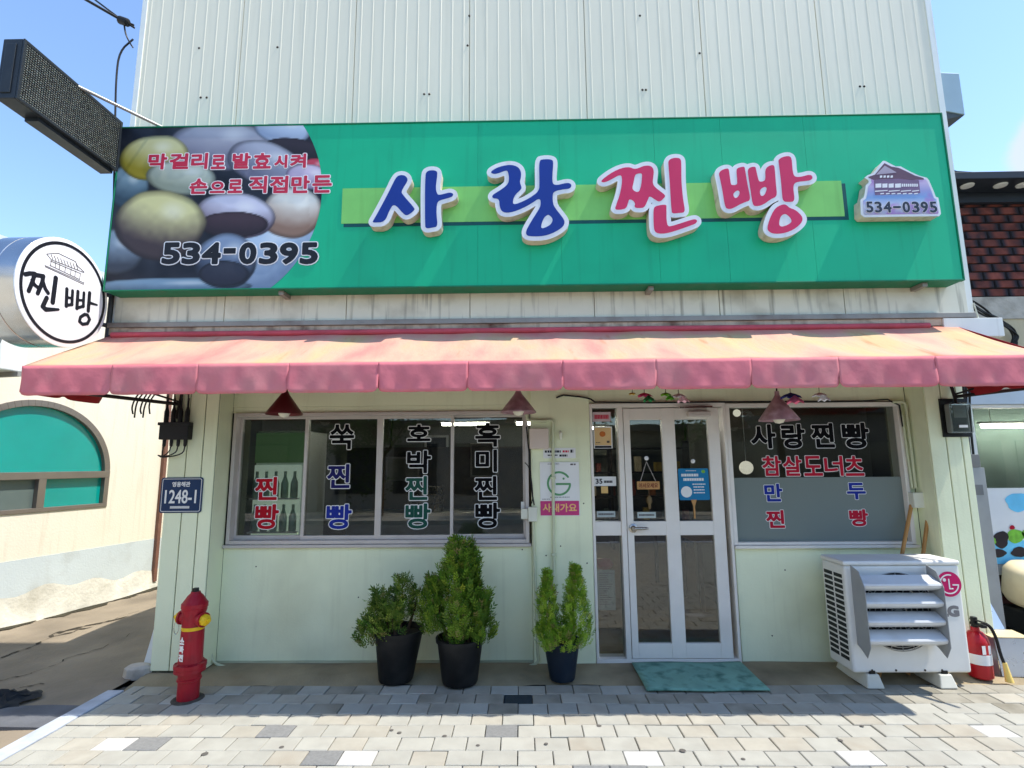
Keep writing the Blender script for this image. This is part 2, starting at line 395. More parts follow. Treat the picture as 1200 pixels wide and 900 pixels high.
# awning shadow painted as a dark patch beside the kerb; cracks in the concrete
a = [G(0, 828), G(60, 826), G(100, 827), G(112, 822), G(60, 853), G(0, 852), G(-60, 850), G(-60, 830)]
MB().prism([(p.x, p.y, -.02) for p in (a[0], a[7], a[6], a[5], a[4], a[3], a[2], a[1])][::-1], (0, 0, .021)).obj('alley_shadow_patch', m_alley_shadow, kind='structure')
m_crack = mat('crack_dirt', (62, 56, 46), .95, var=.2)
def crack(pts, w):
    b = MB(); q = []
    for (a_, c_) in zip(pts, pts[1:]):
        for k in range(6): t = k / 6; q.append(G(a_[0] + (c_[0] - a_[0]) * t, a_[1] + (c_[1] - a_[1]) * t, -.02) + Vector((random.uniform(-.03, .03), random.uniform(-.03, .03), 0)))
    L, R = [], []
    for i, p in enumerate(q):
        ww = w * random.uniform(.3, 1)
        z = .0
        x, y = p.x, p.y; u = (x + 6.4) / (XK0 + 6.4) * (nu - 1); edge = max(0, min(1, (nu - 1 - u) / 5))
        z = -.012 + edge * (.018 * math.sin(1.7 * x + .6 * y) + .012 * math.sin(2.9 * y - x) - .02) + .006
        L.append((x, y - ww, z)); R.append((x, y + ww, z))
    b.grid([L, R], len(L), 2); return b
for pts, w in (([(0, 793), (35, 787), (80, 768), (120, 757), (170, 735)], .012), ([(0, 766), (40, 755), (66, 740), (110, 731), (150, 722)], .06), ([(60, 745), (110, 733), (172, 712)], .02), ([(0, 737), (50, 722), (100, 707), (172, 693)], .05), ([(20, 805), (60, 800)], .01)):
    crack(pts, w).obj('ground_crack', m_crack, parent=alley)
# pavement: bed, kerb stones, individual pavers
pav = MB().box(XK0 + .01, 60, -6.6, -.36, -.16, -.03).obj('pavement', m_earth, kind='structure')
ROWP, TW = .1495, .1955
def paver_mesh(name, w, d, t=.05, ch=.004):
    w2, d2 = w / 2, d / 2
    b = MB(); b.add([(-w2, -d2, -t), (w2, -d2, -t), (w2, d2, -t), (-w2, d2, -t), (-w2, -d2, -ch), (w2, -d2, -ch), (w2, d2, -ch), (-w2, d2, -ch),
                     (-w2 + ch, -d2 + ch, 0), (w2 - ch, -d2 + ch, 0), (w2 - ch, d2 - ch, 0), (-w2 + ch, d2 - ch, 0)],
                    [(0, 1, 5, 4), (1, 2, 6, 5), (2, 3, 7, 6), (3, 0, 4, 7), (4, 5, 9, 8), (5, 6, 10, 9), (6, 7, 11, 10), (7, 4, 8, 11), (8, 9, 10, 11)])
    me = bpy.data.meshes.new(name); me.from_pydata(b.v, [], b.f); return me
m_paverD = mat('paver_stained', (150, 145, 131), .88, var=.14, scale=6, bump=.002, bscale=120, rnd=.06, dirt=((98, 92, 74), .6, 4))
pm = {}
for key, m in (('D', m_paverD), ('b', m_paver), ('w', m_paver2), ('W', m_paverW), ('G', m_paverG), ('K', m_paverK)):
    pm[key] = paver_mesh('paver', TW - .005, ROWP - .0045); pm[key].materials.append(m)
special = {}
ROW0 = -.421
def cell(px, py):
    g = G(px, py); r = int((ROW0 - g.y) // ROWP); off = (0.5 if r % 2 else 0) * TW
    return r, int(math.floor((g.x + .035 - off) / TW))
for px, py, k in ((154, 865, 'W'), (190, 865, 'G'), (339, 859, 'G'), (392, 889, 'G'), (436, 889, 'W'), (569, 857, 'G'), (592, 818, 'K'), (732, 886, 'W'), (692, 899, 'G'), (985, 886, 'W'), (985, 898, 'G'), (1185, 862, 'W'), (720, 898, 'G')): special[cell(px, py)] = k
nrow = 41; nt = 0; extra = MB()
for r in range(nrow):
    yc = ROW0 - (r + .5) * ROWP; off = (0.5 if r % 2 else 0) * TW - .035
    i0 = int(math.floor((XK1 + .02 - off) / TW)); i1 = int(math.ceil(((6.2 if r < 14 else 5.2) - off) / TW))
    for i in range(i0, i1):
        x0 = off + i * TW; xc = x0 + TW / 2
        z = random.uniform(-.003, .003); inview = r <= 8 and xc < 3.75
        if x0 < XK1 + .008:                                     # cut piece at the kerb
            w = x0 + TW - (XK1 + .008)
            if w < .03: continue
            me = paver_mesh('paver', w - .005, ROWP - .0045); me.materials.append(m_paver); xc = XK1 + .008 + w / 2
        else: me = pm[special.get((r, i)) or ('D' if random.random() < (.75, .45, .2)[r] and r < 3 else 'w' if random.random() < .3 else 'b') if r < 3 else special.get((r, i)) or ('w' if random.random() < .3 else 'b')]
        if abs(xc + 2.27) < .12 and abs(yc + .68) < .12 and inview: pass
        if inview and nt < 300:
            o = link_copy(me, 'paver', pav, (xc, yc, z)); nt += 1
            o.rotation_euler = (random.uniform(-.006, .006), random.uniform(-.006, .006), random.uniform(-.006, .006))
        else: extra.add([(xc + v.co.x, yc + v.co.y, z + v.co.z) for v in me.vertices], [tuple(p.vertices) for p in me.polygons])
extra.obj('paver_field', m_paver, parent=pav, kind='stuff')
for px, py in ((459, 856), (468, 859), (521, 863), (640, 872), (800, 880), (871, 890), (330, 876), (240, 884), (702, 851), (985, 868), (560, 874), (1010, 851)):
    g_ = G(px, py); rr0 = random.uniform(.008, .02); MB().lathe([(rr0, 0), (rr0 * .7, .0015), (.001, .002)], (g_.x, g_.y, .003), (0, 0, 1), 9).obj('gum_spot', mat('old_gum', (92, 88, 82), .8), pav)
kerb = thing('kerb', 'row of pale blue grey granite kerb stones between alley and pavement', 'kerb', (XK0, -2, -.03))
y = -.5
while y > -6.5:
    L = .98; MB().box(XK0, XK1, y - L + .006, y, -.16, .004 + random.uniform(-.002, .002)).obj('kerb_stone', m_kerb, kerb, bevel=.006); y -= L
fk = thing('road_kerb', 'granite kerb stones along the edge of the road', 'kerb', (0, -6.6, -.03))
for i in range(-8, 14): MB().box(i * 1.0, i * 1.0 + .993, -6.75, -6.605, -.2, .0).obj('kerb_stone', m_kerb, fk, bevel=.008)
# concrete apron under the shop front, broken edge
P = []
n = 90
for j in range(6):
    row = []
    for i in range(n):
        x = -2.9 + 6.8 * i / (n - 1); ye = -.40 + .03 * math.sin(5 * x) + .018 * math.sin(13 * x + 1)
        if x < -2.3: ye = -.44 + .05 * math.sin(9 * x)
        y = ye + (.25 - ye) * (j / 5); z = .012 - (.03 if j == 0 else 0) + .004 * math.sin(6 * x + 3 * j)
        row.append((x, y, z))
    P.append(row)
MB().grid(P, n, 6).obj('apron', m_apron, smooth=50, kind='structure')
# opposite pavement behind the camera
MB().box(-60, 60, -14, -11.2, -.16, .0).obj('far_pavement', mat('far_pavement_concrete', (170, 164, 152), .9), kind='structure')

# ================================================================ THE SHOP BUILDING
YU, YS, YL, YP = -.26, -.46, -.56, -.22
m_clad = mat('cladding_white', (234, 226, 202), .42, var=.025, scale=2, streak=((176, 172, 150), .22), stretch=(1, 1, .3), spec=.4)
m_trim = mat('trim_white', (230, 231, 224), .4, var=.03, streak=((150, 140, 120), .3))
m_fascia = mat('fascia_cream', (224, 220, 200), .5, var=.04, dirt=((104, 92, 62), .55, 3), streak=((62, 52, 32), .9))
m_steel = mat('weathered_steel', (150, 146, 138), .5, .3, var=.12, dirt=((76, 44, 30), .9, 3))
m_rust = mat('rusty_strip', (196, 176, 152), .7, var=.15, dirt=((84, 42, 26), 1., 5), bump=.002, streak=((56, 40, 30), .8))
m_wall = mat('green_wall', (231, 236, 200), .62, var=.035, scale=2.2, bump=.0012, bscale=60, streak=((150, 148, 112), .16), dirt=((160, 158, 120), .3, 1.4))
m_groove = mat('groove_dark', (70, 70, 56), .8)
m_alu = mat('white_aluminium', (226, 221, 211), .38, .0, var=.03, scale=8, dirt=((150, 140, 128), .22, 4))
m_alu2 = mat('silver_aluminium', (198, 190, 182), .4, .15, var=.04, dirt=((130, 120, 112), .2, 5))
m_gasket = mat('black_rubber', (22, 22, 22), .6)
m_glass = glass_mat('window_glass')
shop = thing('shop_building', 'bun shop building with white ribbed upper cladding and pale green shopfront', 'building', (0, 0, 0))
xL, xR, ztop = -3.455, 3.735, 7.0
zc0 = 2.70
# ribbed cladding panels
seam0 = X(687, 100, YU); PW = X(687, 100, YU) - X(550, 100, YU)
edges = sorted([seam0 + k * PW for k in range(-6, 6)]); edges = [xL + .03] + [e for e in edges if xL + .06 < e < xR - .06] + [xR - .03]
for e0, e1 in zip(edges, edges[1:]):
    prof = [(e0 + .0012, .014), (e0 + .004, 0)]; x = e0 + .05; k = 0
    while x < e1 - .03:
        prof += [(x - .006, 0), (x - .0035, -.0019), (x + .0035, -.0019), (x + .006, 0)]; x += PW / 10
    prof += [(e1 - .004, 0), (e1 - .0012, .014)]
    b = MB(); n = len(prof)
    b.add([(p[0], YU + p[1], zc0) for p in prof] + [(p[0], YU + p[1], ztop) for p in prof], [(i, i + 1, n + i + 1, n + i) for i in range(n - 1)])
    b.obj('cladding_panel', m_clad, shop)
box('backing_wall', mat('seam_grey', (150, 148, 136), .7), shop, xL + .03, xR - .03, YU + .012, YU + .10, zc0 - .06, ztop - .002)
box('corner_trim', m_trim, shop, xL, xL + .045, YU - .008, YU + .06, zc0 - .08, ztop + .02)
box('corner_trim', m_trim, shop, xR - .05, xR, YU - .008, YU + .06, zc0 - .08, ztop + .02)
box('side_wall', m_clad, shop, xL + .003, xL + .12, YU + .062, .24, zc0 - .08, ztop)
box('side_wall', m_clad, shop, xR - .12, xR - .003, YU + .062, .24, zc0 - .08, ztop)
box('roof', m_steel, shop, xL - .03, xR + .03, YU - .03, .27, ztop + .022, ztop + .12)
box('parapet_back', m_clad, shop, xL + .121, xR - .121, .14, .23, 2.70, ztop)
box('soffit', mat('soffit_dark', (120, 122, 100), .7), shop, xL + .125, xR - .125, YU + .105, .238, 2.60, 2.68)
# screws on the cladding
m_screw = mat('screw_dark', (58, 52, 44), .5, .5)
for px, py in ((233, 56), (325, 55), (235, 114), (242, 114), (497, 110), (503, 110), (753, 105), (757, 105), (548, 53), (550, 18), (1008, 101), (1013, 101), (820, 62), (750, 18)):
    p = PY(px, py, YU - .004); MB().lathe([(.011, 0), (.011, .006), (.006, .010)], (p.x, YU + .004, p.z), (0, -1, 0), 8).obj('screw', m_screw, shop)
# fascia under the sign
zf1, zf0 = Z(600, 336, YU), Z(600, 374, YU)
fe = [xL + .05] + [X(p, 357, YU) for p in (265, 407, 551, 696, 842, 988)] + [xR - .055]
for a, b in zip(fe, fe[1:]): box('fascia_panel', m_fascia, shop, a + .003, b - .003, YU - .022, YU - .008, zf0, zf1, bevel=.002)
box('flashing', m_steel, shop, xL + .02, xR - .02, YU - .05, YU - .001, zf0 - .045, zf0 - .002, bevel=.004)
box('rusty_strip', m_rust, shop, xL + .03, xR - .04, YU - .036, YU - .002, zf0 - .105, zf0 - .047)
box('drip_cover', m_trim, shop, X(1105, 388, YU - .03), X(1175, 392, YU - .03), YU - .05, YU - .003, Z(1130, 396, YU), zf0 - .049, bevel=.004)
# lower storey
xp0, xp1 = XA((205, 470), (172, 790), YP), XA((252, 470), (240, 780), YP)
xq0, xq1 = XA((1081, 460), (1107, 649), YP), 3.60
box('back_wall', m_wall, shop, xp0 + .03, xq1 - .03, 6.9, 7, 0, 2.6)
box('flat_roof', m_steel, shop, xp0, xq1, .242, 7.05, 2.69, 2.76)
def pillar(x0, x1, cuts):
    p = MB().box(x0 + .012, x1 - .004, YP + .012, .55, .002, 2.597).obj('pillar', m_groove, shop)
    es = [x0] + cuts + [x1]
    for a, b in zip(es, es[1:]): MB().box(a + .004, b - .004, YP, YP + .014, .03, 2.596).obj('panel', m_wall, p, bevel=.004)
    MB().box(x1 - .003, x1 + .001, YP + .015, -.001, .02, 2.596).obj('return_panel', m_wall, p) if x0 < 0 else MB().box(x0 + .001, x0 + .011, YP + .015, -.001, .02, 2.596).obj('return_panel', m_wall, p)
    MB().box(x0 + .001, x0 + .011, YP + .015, .55, .02, 2.596).obj('return_panel', m_wall, p) if x0 < 0 else MB().box(x1 - .003, x1 + .001, YP + .015, .55, .02, 2.596).obj('return_panel', m_wall, p)
    return p
pw = xp1 - xp0
pillar(xp0, xp1, [xp0 + pw * .38, xp0 + pw * .72])
qw = xq1 - xq0
pillar(xq0, xq1, [xq0 + qw * .42, xq0 + qw * .80])
xW0, xW1 = XA((277, 487), (264, 637)), XA((617, 481), (622, 636))      # left window
zW0, zW1 = Z(440, 637), Z(440, 483)
xD0, xD1, zD0, zD1 = .590, 1.742, .012, 2.095                            # door frame
xR0, xR1, zR0, zR1 = 1.746, XA((1052, 475), (1074, 636)), Z(960, 638), Z(960, 472)
box('wall', m_wall, shop, xp1 + .002, xW1 + .02, 0, .16, .004, zW0 - .03, bevel=.003)
box('wall', m_wall, shop, xR0 + .012, xq0 - .002, 0, .16, .004, zR0 - .028, bevel=.003)
box('header', m_wall, shop, xp1 + .002, xq0 - .002, .002, .16, 2.097, 2.597)
box('header_filler', m_wall, shop, xp1 + .003, xW1 - .002, .003, .159, zW1 + .002, 2.095)
box('pilaster', m_wall, shop, xW1 + .022, xD0 - .002, -.025, .16, .002, 2.596, bevel=.004)
box('jamb', m_wall, shop, xR1 + .002, xq0 - .002, .003, .159, zR0 - .026, 2.095)
box('plinth_skirting', mat('skirting', (176, 180, 150), .7, var=.1), shop, xp1 + .004, xW1 + .018, -.012, -.001, .012, .03)
for x0, x1, n_, zz in ((xp0 + .014, xp0 + .024, 1, 2.59),): box('side_wall', m_wall, shop, x0, x1 + .1, .552, 6.89, 0, zz)
box('side_wall', m_wall, shop, xq1 - .12, xq1 - .016, .552, 6.89, 0, 2.59)

# ---- windows
def frame_rect(b, x0, x1, z0, z1, y0, y1, w, wb=None, wt=None):
    wb = wb or w; wt = wt or w
    b.box(x0, x0 + w, y0, y1, z0, z1); b.box(x1 - w, x1, y0, y1, z0, z1)
    b.box(x0 + w, x1 - w, y0, y1, z0, z0 + wb); b.box(x0 + w, x1 - w, y0, y1, z1 - wt, z1); return b
m_white = mat('vinyl_white', (226, 226, 222), .5, var=.03)
m_black = mat('vinyl_black', (12, 12, 15), .6, var=.05, spec=.08)
m_red = mat('vinyl_red', (176, 22, 38), .6, var=.06, spec=.1)
m_navy = mat('vinyl_navy', (34, 34, 92), .6, var=.06, spec=.1)
m_blue = mat('vinyl_blue', (34, 50, 140), .6, var=.06, spec=.1)
m_dgreen = mat('vinyl_dark_green', (34, 78, 66), .6, var=.06, spec=.1)
win = frame_rect(MB(), xW0, xW1, zW0, zW1, -.02, .12, .030).obj('window', m_alu2, shop, bevel=.003)
MB().box(xW0 - .015, xW1 + .015, -.035, .0, zW0 - .028, zW0 - .003).obj('sill', m_alu2, win, bevel=.004)
xe = [xW0 + .03, XA((359, 489), (353, 625)), XA((445, 489), (442, 625)), XA((530, 489), (529, 625)), xW1 - .03]
panes = []
for i in range(4):
    y0 = .012 if i in (1, 2) else .045
    w = .026; a, b_ = xe[i] + (-.012 if i in (1, 3) else 0), xe[i + 1] + (.012 if i in (0, 2) else 0)
    frame_rect(MB(), a, b_, zW0 + .031, zW1 - .031, y0, y0 + .03, w if i in (1, 2) else .018, .034).obj('sash', m_alu2, win, bevel=.002)
    MB().box(a + .012, b_ - .012, y0 + .012, y0 + .018, zW0 + .05, zW1 - .05).obj('pane', m_glass, win)
MB().box(X(612, 600) - .01, X(612, 600) + .02, -.0, .012, Z(612, 600), Z(612, 588)).obj('latch', m_alu, win)
def wtext(s, x0, x1, y0, y1, m, parent, Y, bold=.006, edge=.0065):
    lettering(s, (x0, x1, y0, y1), Y, m, parent, bold, m_white, edge)
for s, x0, x1, y0, y1, m, yy in (
    ('찐', 298, 326, 558, 587, m_red, .05), ('빵', 298, 327.5, 590, 621, m_red, .05),
    ('쑥', 385.5, 416, 496.5, 527.5, m_black, .02), ('찐', 382.5, 411, 543, 573, m_navy, .02), ('빵', 381.5, 413, 590, 621, m_blue, .02),
    ('호', 476.5, 505.5, 496.5, 518, m_black, .02), ('박', 476, 506, 527, 555.5, m_black, .02), ('찐', 474, 502, 557, 587, m_dgreen, .02), ('빵', 474, 505.5, 589, 620.5, m_dgreen, .02),
    ('흑', 556, 587, 495, 524.5, m_black, .05), ('미', 556.5, 583.5, 526, 554, m_black, .05), ('찐', 555, 583.5, 557, 587, m_black, .05), ('빵', 556, 587, 588, 620, m_black, .05)):
    wtext(s, x0, x1, y0, y1, m, win, yy)
win2 = frame_rect(MB(), xR0, xR1, zR0, zR1, -.02, .12, .034, .022).obj('window', m_alu, shop, bevel=.003)
zfilm = Z(950, 559.5)
MB().box(xR0 + .03, xR1 - .03, .03, .036, zR0 + .015, zR1 - .03).obj('pane', m_glass, win2)
MB().box(xR0 + .032, xR1 - .032, .0284, .0296, zR0 + .017, zfilm).obj('frosted_film', glass_mat('frosted_film_grey', (.25, .28, .27), 1.05, .3, .9, lin((128, 138, 132))), win2)
MB().box(xR0 + .002, xR1 + .01, -.04, -.0, zR0 - .026, zR0 - .002).obj('sill', m_alu, win2, bevel=.003)
m_red2 = mat('vinyl_crimson', (178, 30, 52), .6, var=.06, spec=.1)
for s, x0, x1, y0, y1, m in (
    ('사', 879, 909.5, 496.5, 526.5, m_black), ('랑', 915, 944, 496, 526.5, m_black), ('찐', 950, 978, 495, 525.5, m_black), ('빵', 986, 1019, 494.5, 526.5, m_black),
    ('만', 895, 917.5, 566, 588.5, m_blue), ('두', 991.5, 1015, 565, 586, m_blue), ('찐', 897, 920, 597, 619.5, m_red2), ('빵', 994.5, 1018, 596, 617.5, m_red2)):
    wtext(s, x0, x1, y0, y1, m, win2, .0265, .008 if y0 < 500 else .0055, .005)
for k, s in enumerate('참살도너츠'): wtext(s, 892.5 + 24.2 * k, 892.5 + 24.2 * k + 23.4, 533.5, 558.5, m_red2, win2, .0265, .005, .005)

# ---- door
door = frame_rect(MB(), xD0, xD1, zD0, zD1, -.03, .11, .022, .03, .035)
xm0, xm1 = XA((723, 480), (733, 765)), XA((729, 480), (739, 770))
door.box(xm0, xm1, -.031, .11, zD0 + .03, zD1 - .035)
z_r0, z_r1 = Z(770, 627), Z(770, 610.5)
door.box(xD0 + .022, xm0, -.018, .08, z_r0, z_r1)                       # rail of the sidelight
door = door.obj('door', m_alu, shop, bevel=.003)
MB().box(xD0 + .022, xm0, .03, .036, zD0 + .03, z_r0).obj('pane', m_glass, door)
MB().box(xD0 + .022, xm0, .03, .036, z_r1, zD1 - .035).obj('pane', m_glass, door)
lx0, lx1, lz0, lz1 = xm1 + .006, XA((837, 480), (862, 770)), .045, Z(780, 478.5)
ua, ub = XA((737, 492), (742, 610)), XA((773.6, 492), (780, 610)); uc, ud = XA((789, 492), (796, 610)), XA((827.4, 492), (835, 610))
zt = Z(780, 492); zb = Z(780, 753)
lf = MB().box(lx0, ua, -.025, .02, lz0, lz1).box(ub, uc, -.025, .02, lz0, lz1).box(ud, lx1, -.025, .02, lz0, lz1)
for a, b in ((ua, ub), (uc, ud)): lf.box(a, b, -.024, .019, zt, lz1 - .001).box(a, b, -.024, .019, lz0 + .001, zb).box(a, b, -.024, .019, z_r0, z_r1)
leaf = lf.obj('door_leaf', m_alu, door, bevel=.003)
for a, b in ((ua, ub), (uc, ud)):
    MB().box(a - .003, b + .003, -.004, .002, z_r1 - .003, zt + .003).obj('pane', m_glass, door)
    MB().box(a - .003, b + .003, -.004, .002, zb - .003, z_r0 + .003).obj('pane', m_glass, door)
hp = PY(742, 619, -.03)
m_chrome = mat('satin_steel', (176, 170, 160), .25, 1.0, var=.05)
MB().lathe([(.036, 0), (.036, .008), (.022, .014), (.016, .05)], (hp.x, -.0255, hp.z), (0, -1, 0), 20).tube(smooth_path([(hp.x, -.07, hp.z), (hp.x + .03, -.078, hp.z + .002), (hp.x + .115, -.078, hp.z + .004)]), [.013, .013, .012, .008], 8).obj('handle', m_chrome, door, smooth=50)
c0 = PY(806, 485, -.06); c1 = PY(832, 484, -.06)
MB().box(c0.x, c1.x, -.085, -.026, c0.z - .022, c0.z + .02).obj('closer', m_alu2, door, bevel=.006)
MB().obox((X(815, 476, -.06), -.06, Z(815, 477, -.06)), (.14, 0, .004), (0, .008, 0), (0, 0, .006)).obj('closer_arm', m_chrome, door)

# ---- inside the shop
m_in = mat('interior_wall', (112, 114, 104), .8, var=.05); m_infl = mat('interior_floor', (112, 92, 72), .35, var=.15, scale=3)
m_ceil = mat('interior_ceiling', (150, 150, 144), .8)
box('interior_floor', m_infl, shop, xp0 + .2, xq1 - .2, .17, 6.85, -.02, .008)
box('interior_wall', m_in, shop, xp0 + .2, xq1 - .2, 6.6, 6.68, .01, 2.59)
box('interior_wall', m_in, shop, xp0 + .13, xp0 + .17, .17, 6.59, .01, 2.59)
box('interior_wall', m_in, shop, xq1 - .17, xq1 - .13, .17, 6.59, .01, 2.59)
box('partition', m_in, shop, .30, .36, .17, 2.2, .01, 2.59)
box('interior_ceiling', m_ceil, shop, xp0 + .2, xq1 - .2, .17, 6.58, 2.52, 2.56)
# ================================================================ MAIN SIGNBOARD
m_sg = mat('sign_green', (8, 178, 128), .42, var=.05, scale=1.2, dirt=((8, 120, 92), .2, 2), streak=((10, 118, 88), .3), spec=.35)
m_sgd = mat('sign_green_edge', (14, 120, 84), .5, var=.1, dirt=((70, 90, 70), .5, 6))
m_lime = mat('sign_lime', (128, 202, 104), .42, var=.05, streak=((96, 150, 70), .3), spec=.35)
m_teal = mat('sign_dark_teal', (14, 82, 84), .5)
sx0, sx1, sz0, sz1 = -3.375, 3.53, 3.0, 4.452
sign = thing('shop_sign', 'long green signboard with raised blue and red lettering above the awning', 'sign', (0, YS, sz0))
box('sign_case', m_sgd, sign, sx0 + .004, sx1 - .004, YS + .006, YU - .010, sz0 + .004, sz1 - .004)
xph = X(400, 240, YS)                                                     # face panels
fx = [X(363, 200, YS) - .38, X(560, 240, YS), X(657, 240, YS), X(770, 240, YS), X(850, 240, YS), X(950, 240, YS), sx1 - .012]
fx[0] = sx0 + .012
for a, b in zip(fx, fx[1:]): box('face_panel', m_sg, sign, a + .0008, b - .0008, YS, YS + .005, sz0 + .012, sz1 - .012)
b = MB(); frame_rect(b, sx0, sx1, sz0, sz1, YS - .008, YS + .03, .011); b.obj('sign_frame', m_sgd, sign, bevel=.002)
u0, u1, v0, v1 = px_box(401, 988, 217, 258, YS)
box('dark_band', m_teal, sign, u0 + .02, u1 + .032, YS - .0018, YS - .0002, v0 - .03, v1 - .02)
box('lime_band', m_lime, sign, u0, u1, YS - .004, YS - .002, v0, v1 + .003)
for px in (335, 760, 1075): 
    p = PY(px, 333, YU - .08); MB().box(p.x - .02, p.x + .02, YU - .16, YU - .023, sz0 - .03, sz0 + .002).obj('bracket', m_steel, sign)
p = PY(327, 144, YS + .05); MB().box(p.x - .085, p.x + .085, YS + .03, YS + .1, sz1, sz1 + .035).obj('top_lamp_box', m_alu2, sign, bevel=.004)
# printed photograph of steamed buns
def z6(u, v): return PY(120 + u / 4.186, 130 + v / 4.186, YS - .0025)
nu, nv = 150, 130; pts = []; cols = []
def arcu(v):                                                              # right edge of the printed circle, zoom units
    return 480 + math.sqrt(max(1, 596 ** 2 - ((v - 385) * 1.0) ** 2))
buns = [  # cx cy rx ry rot, light colour, dark colour, light bias(y), core dark bottom
    (580, 160, 240, 130, 0, (170, 172, 184), (112, 112, 130), 0), (880, 85, 140, 75, 10, (206, 218, 232), (150, 165, 190), 0), (940, 190, 150, 55, 8, (48, 40, 48), (30, 26, 32), 0),
    (800, 260, 190, 110, 20, (168, 172, 188), (112, 112, 132), 0), (1040, 285, 70, 45, 0, (190, 64, 84), (150, 40, 60), 0), (1010, 330, 110, 60, 10, (205, 190, 212), (165, 150, 180), 0),
    (60, 690, 140, 110, 0, (132, 150, 166), (60, 66, 76), 0), (830, 720, 330, 180, -30, (176, 198, 220), (110, 132, 160), 0), (300, 860, 420, 40, 0, (120, 150, 172), (70, 92, 112), 0),
    (125, 370, 102, 108, 0, (122, 150, 168), (44, 66, 82), 0), (255, 220, 168, 112, -6, (206, 202, 148), (150, 138, 48), -.3), (390, 325, 168, 84, 4, (196, 204, 188), (140, 150, 136), 0),
    (930, 510, 142, 128, 0, (228, 226, 216), (140, 112, 96), 0), (650, 520, 188, 112, 4, (204, 204, 222), (96, 84, 100), 0), (640, 565, 160, 62, 0, (66, 50, 58), (44, 34, 42), 0),
    (605, 740, 152, 132, 0, (128, 148, 176), (46, 54, 70), 0), (600, 800, 120, 60, 0, (52, 56, 70), (40, 42, 56), 0), (280, 560, 220, 170, 4, (212, 208, 152), (66, 54, 56), 0)]
rr_ = rng.normal(size=(40, 40))
def vnoise(u, v, s):
    x, y = (u / s) % 39, (v / s) % 39; i, j = int(x), int(y); fx_, fy_ = x - i, y - j; fx_ = fx_ * fx_ * (3 - 2 * fx_); fy_ = fy_ * fy_ * (3 - 2 * fy_)
    return (rr_[j, i] * (1 - fx_) + rr_[j, (i + 1) % 40] * fx_) * (1 - fy_) + (rr_[(j + 1) % 40, i] * (1 - fx_) + rr_[(j + 1) % 40, (i + 1) % 40] * fx_) * fy_
sx0z = (sx0 + .013); Pg = []
for j in range(nv):
    row = []
    for i in range(nu):
        v = 68 + (872 - 68) * j / (nv - 1); ue = arcu(v)
        a = z6(60, v); zz = sz1 - .013 + (sz0 + .013 - sz1 + .013) * j / (nv - 1)
        e = z6(ue, v); x = sx0z + (e.x - sx0z) * i / (nu - 1)
        # zoom coordinates of this point
        t = (x - a.x) / (e.x - a.x); u = 60 + (ue - 60) * t
        c = np.array((30., 34, 44)) + 8 * vnoise(u, v, 60)
        for cx, cy, rx, ry, rot, lc, dc, bias in buns:
            ca, sa = math.cos(math.radians(rot)), math.sin(math.radians(rot)); du, dv = u - cx, v - cy
            p_, q_ = (du * ca + dv * sa) / rx, (-du * sa + dv * ca) / ry; r2 = p_ * p_ + q_ * q_ + .05 * vnoise(u + 99, v, 90)
            if r2 < 1.08:
                al = min(1, (1.08 - r2) / .1); nz = math.sqrt(max(0, 1 - min(1, r2)))
                l = max(0, min(1, .5 * nz - .95 * q_ - (bias * p_ if bias else -.18 * p_) + .16 + .035 * vnoise(u, v, 26)))
                hl = max(0., 1 - ((p_ - .28) ** 2 + (q_ + .42) ** 2) / .16) ** 2 * .4 if lc[0] > 100 else 0.; rim = .55 + .45 * min(1., (1.08 - r2) / .35); c = c * (1 - al) + al * (((np.array(dc) * (1 - l) + np.array(lc) * l) * (1 - hl) + np.array((246., 246, 240)) * hl) * rim)
        row.append((x, YS - .0015, zz)); cols.append(lin(np.clip(c, 0, 255)))
    Pg.append(row)
Pg = Pg[::-1]; cols = [cols[(nv - 1 - j) * nu + i] for j in range(nv) for i in range(nu)]
po = MB().grid(Pg, nu, nv).obj('photo_print', vcol_mat('photo_print', .42), sign)
at = po.data.color_attributes.new('Col', 'FLOAT_COLOR', 'POINT'); at.data.foreach_set('color', [q for c in cols for q in (*c, 1)])
m_pr = mat('print_red', (196, 44, 72), .45, var=.04); m_pw = mat('print_white', (232, 230, 230), .45, var=.02); m_pk = mat('print_black', (24, 26, 34), .45)
def zbox(u0, u1, v0, v1): return (120 + u0 / 4.186, 120 + u1 / 4.186, 130 + v0 / 4.186, 130 + v1 / 4.186)
for s, bx in (('막', (222, 322, 206, 292)), ('걸', (326, 428, 205, 290)), ('리', (432, 522, 203, 290)), ('로', (530, 608, 212, 290)), ('발', (634, 732, 203, 288)), ('효', (736, 832, 203, 288)), ('시', (840, 912, 212, 284)), ('켜', (918, 1004, 206, 284)),
              ('손', (424, 520, 328, 412)), ('으', (524, 606, 342, 408)), ('로', (612, 692, 332, 408)), ('직', (716, 812, 316, 408)), ('접', (818, 916, 315, 408)), ('만', (922, 1022, 314, 408)), ('든', (1026, 1130, 312, 406))):
    lettering(s, zbox(*bx), YS - .0035, m_pr, sign, .0058, m_pw, .0075)
for k, (s, a, b_) in enumerate((('5', 288, 388), ('3', 386, 486), ('4', 484, 588), ('-', 590, 660), ('0', 666, 762), ('3', 764, 866), ('9', 864, 966), ('5', 964, 1064))):
    bx = (a, b_, 640, 758) if s != '-' else (a, b_, 668, 706)
    lettering(s, zbox(*bx), YS - .0035, m_pk, sign, .011 if s != '-' else .004, m_pw, .009)
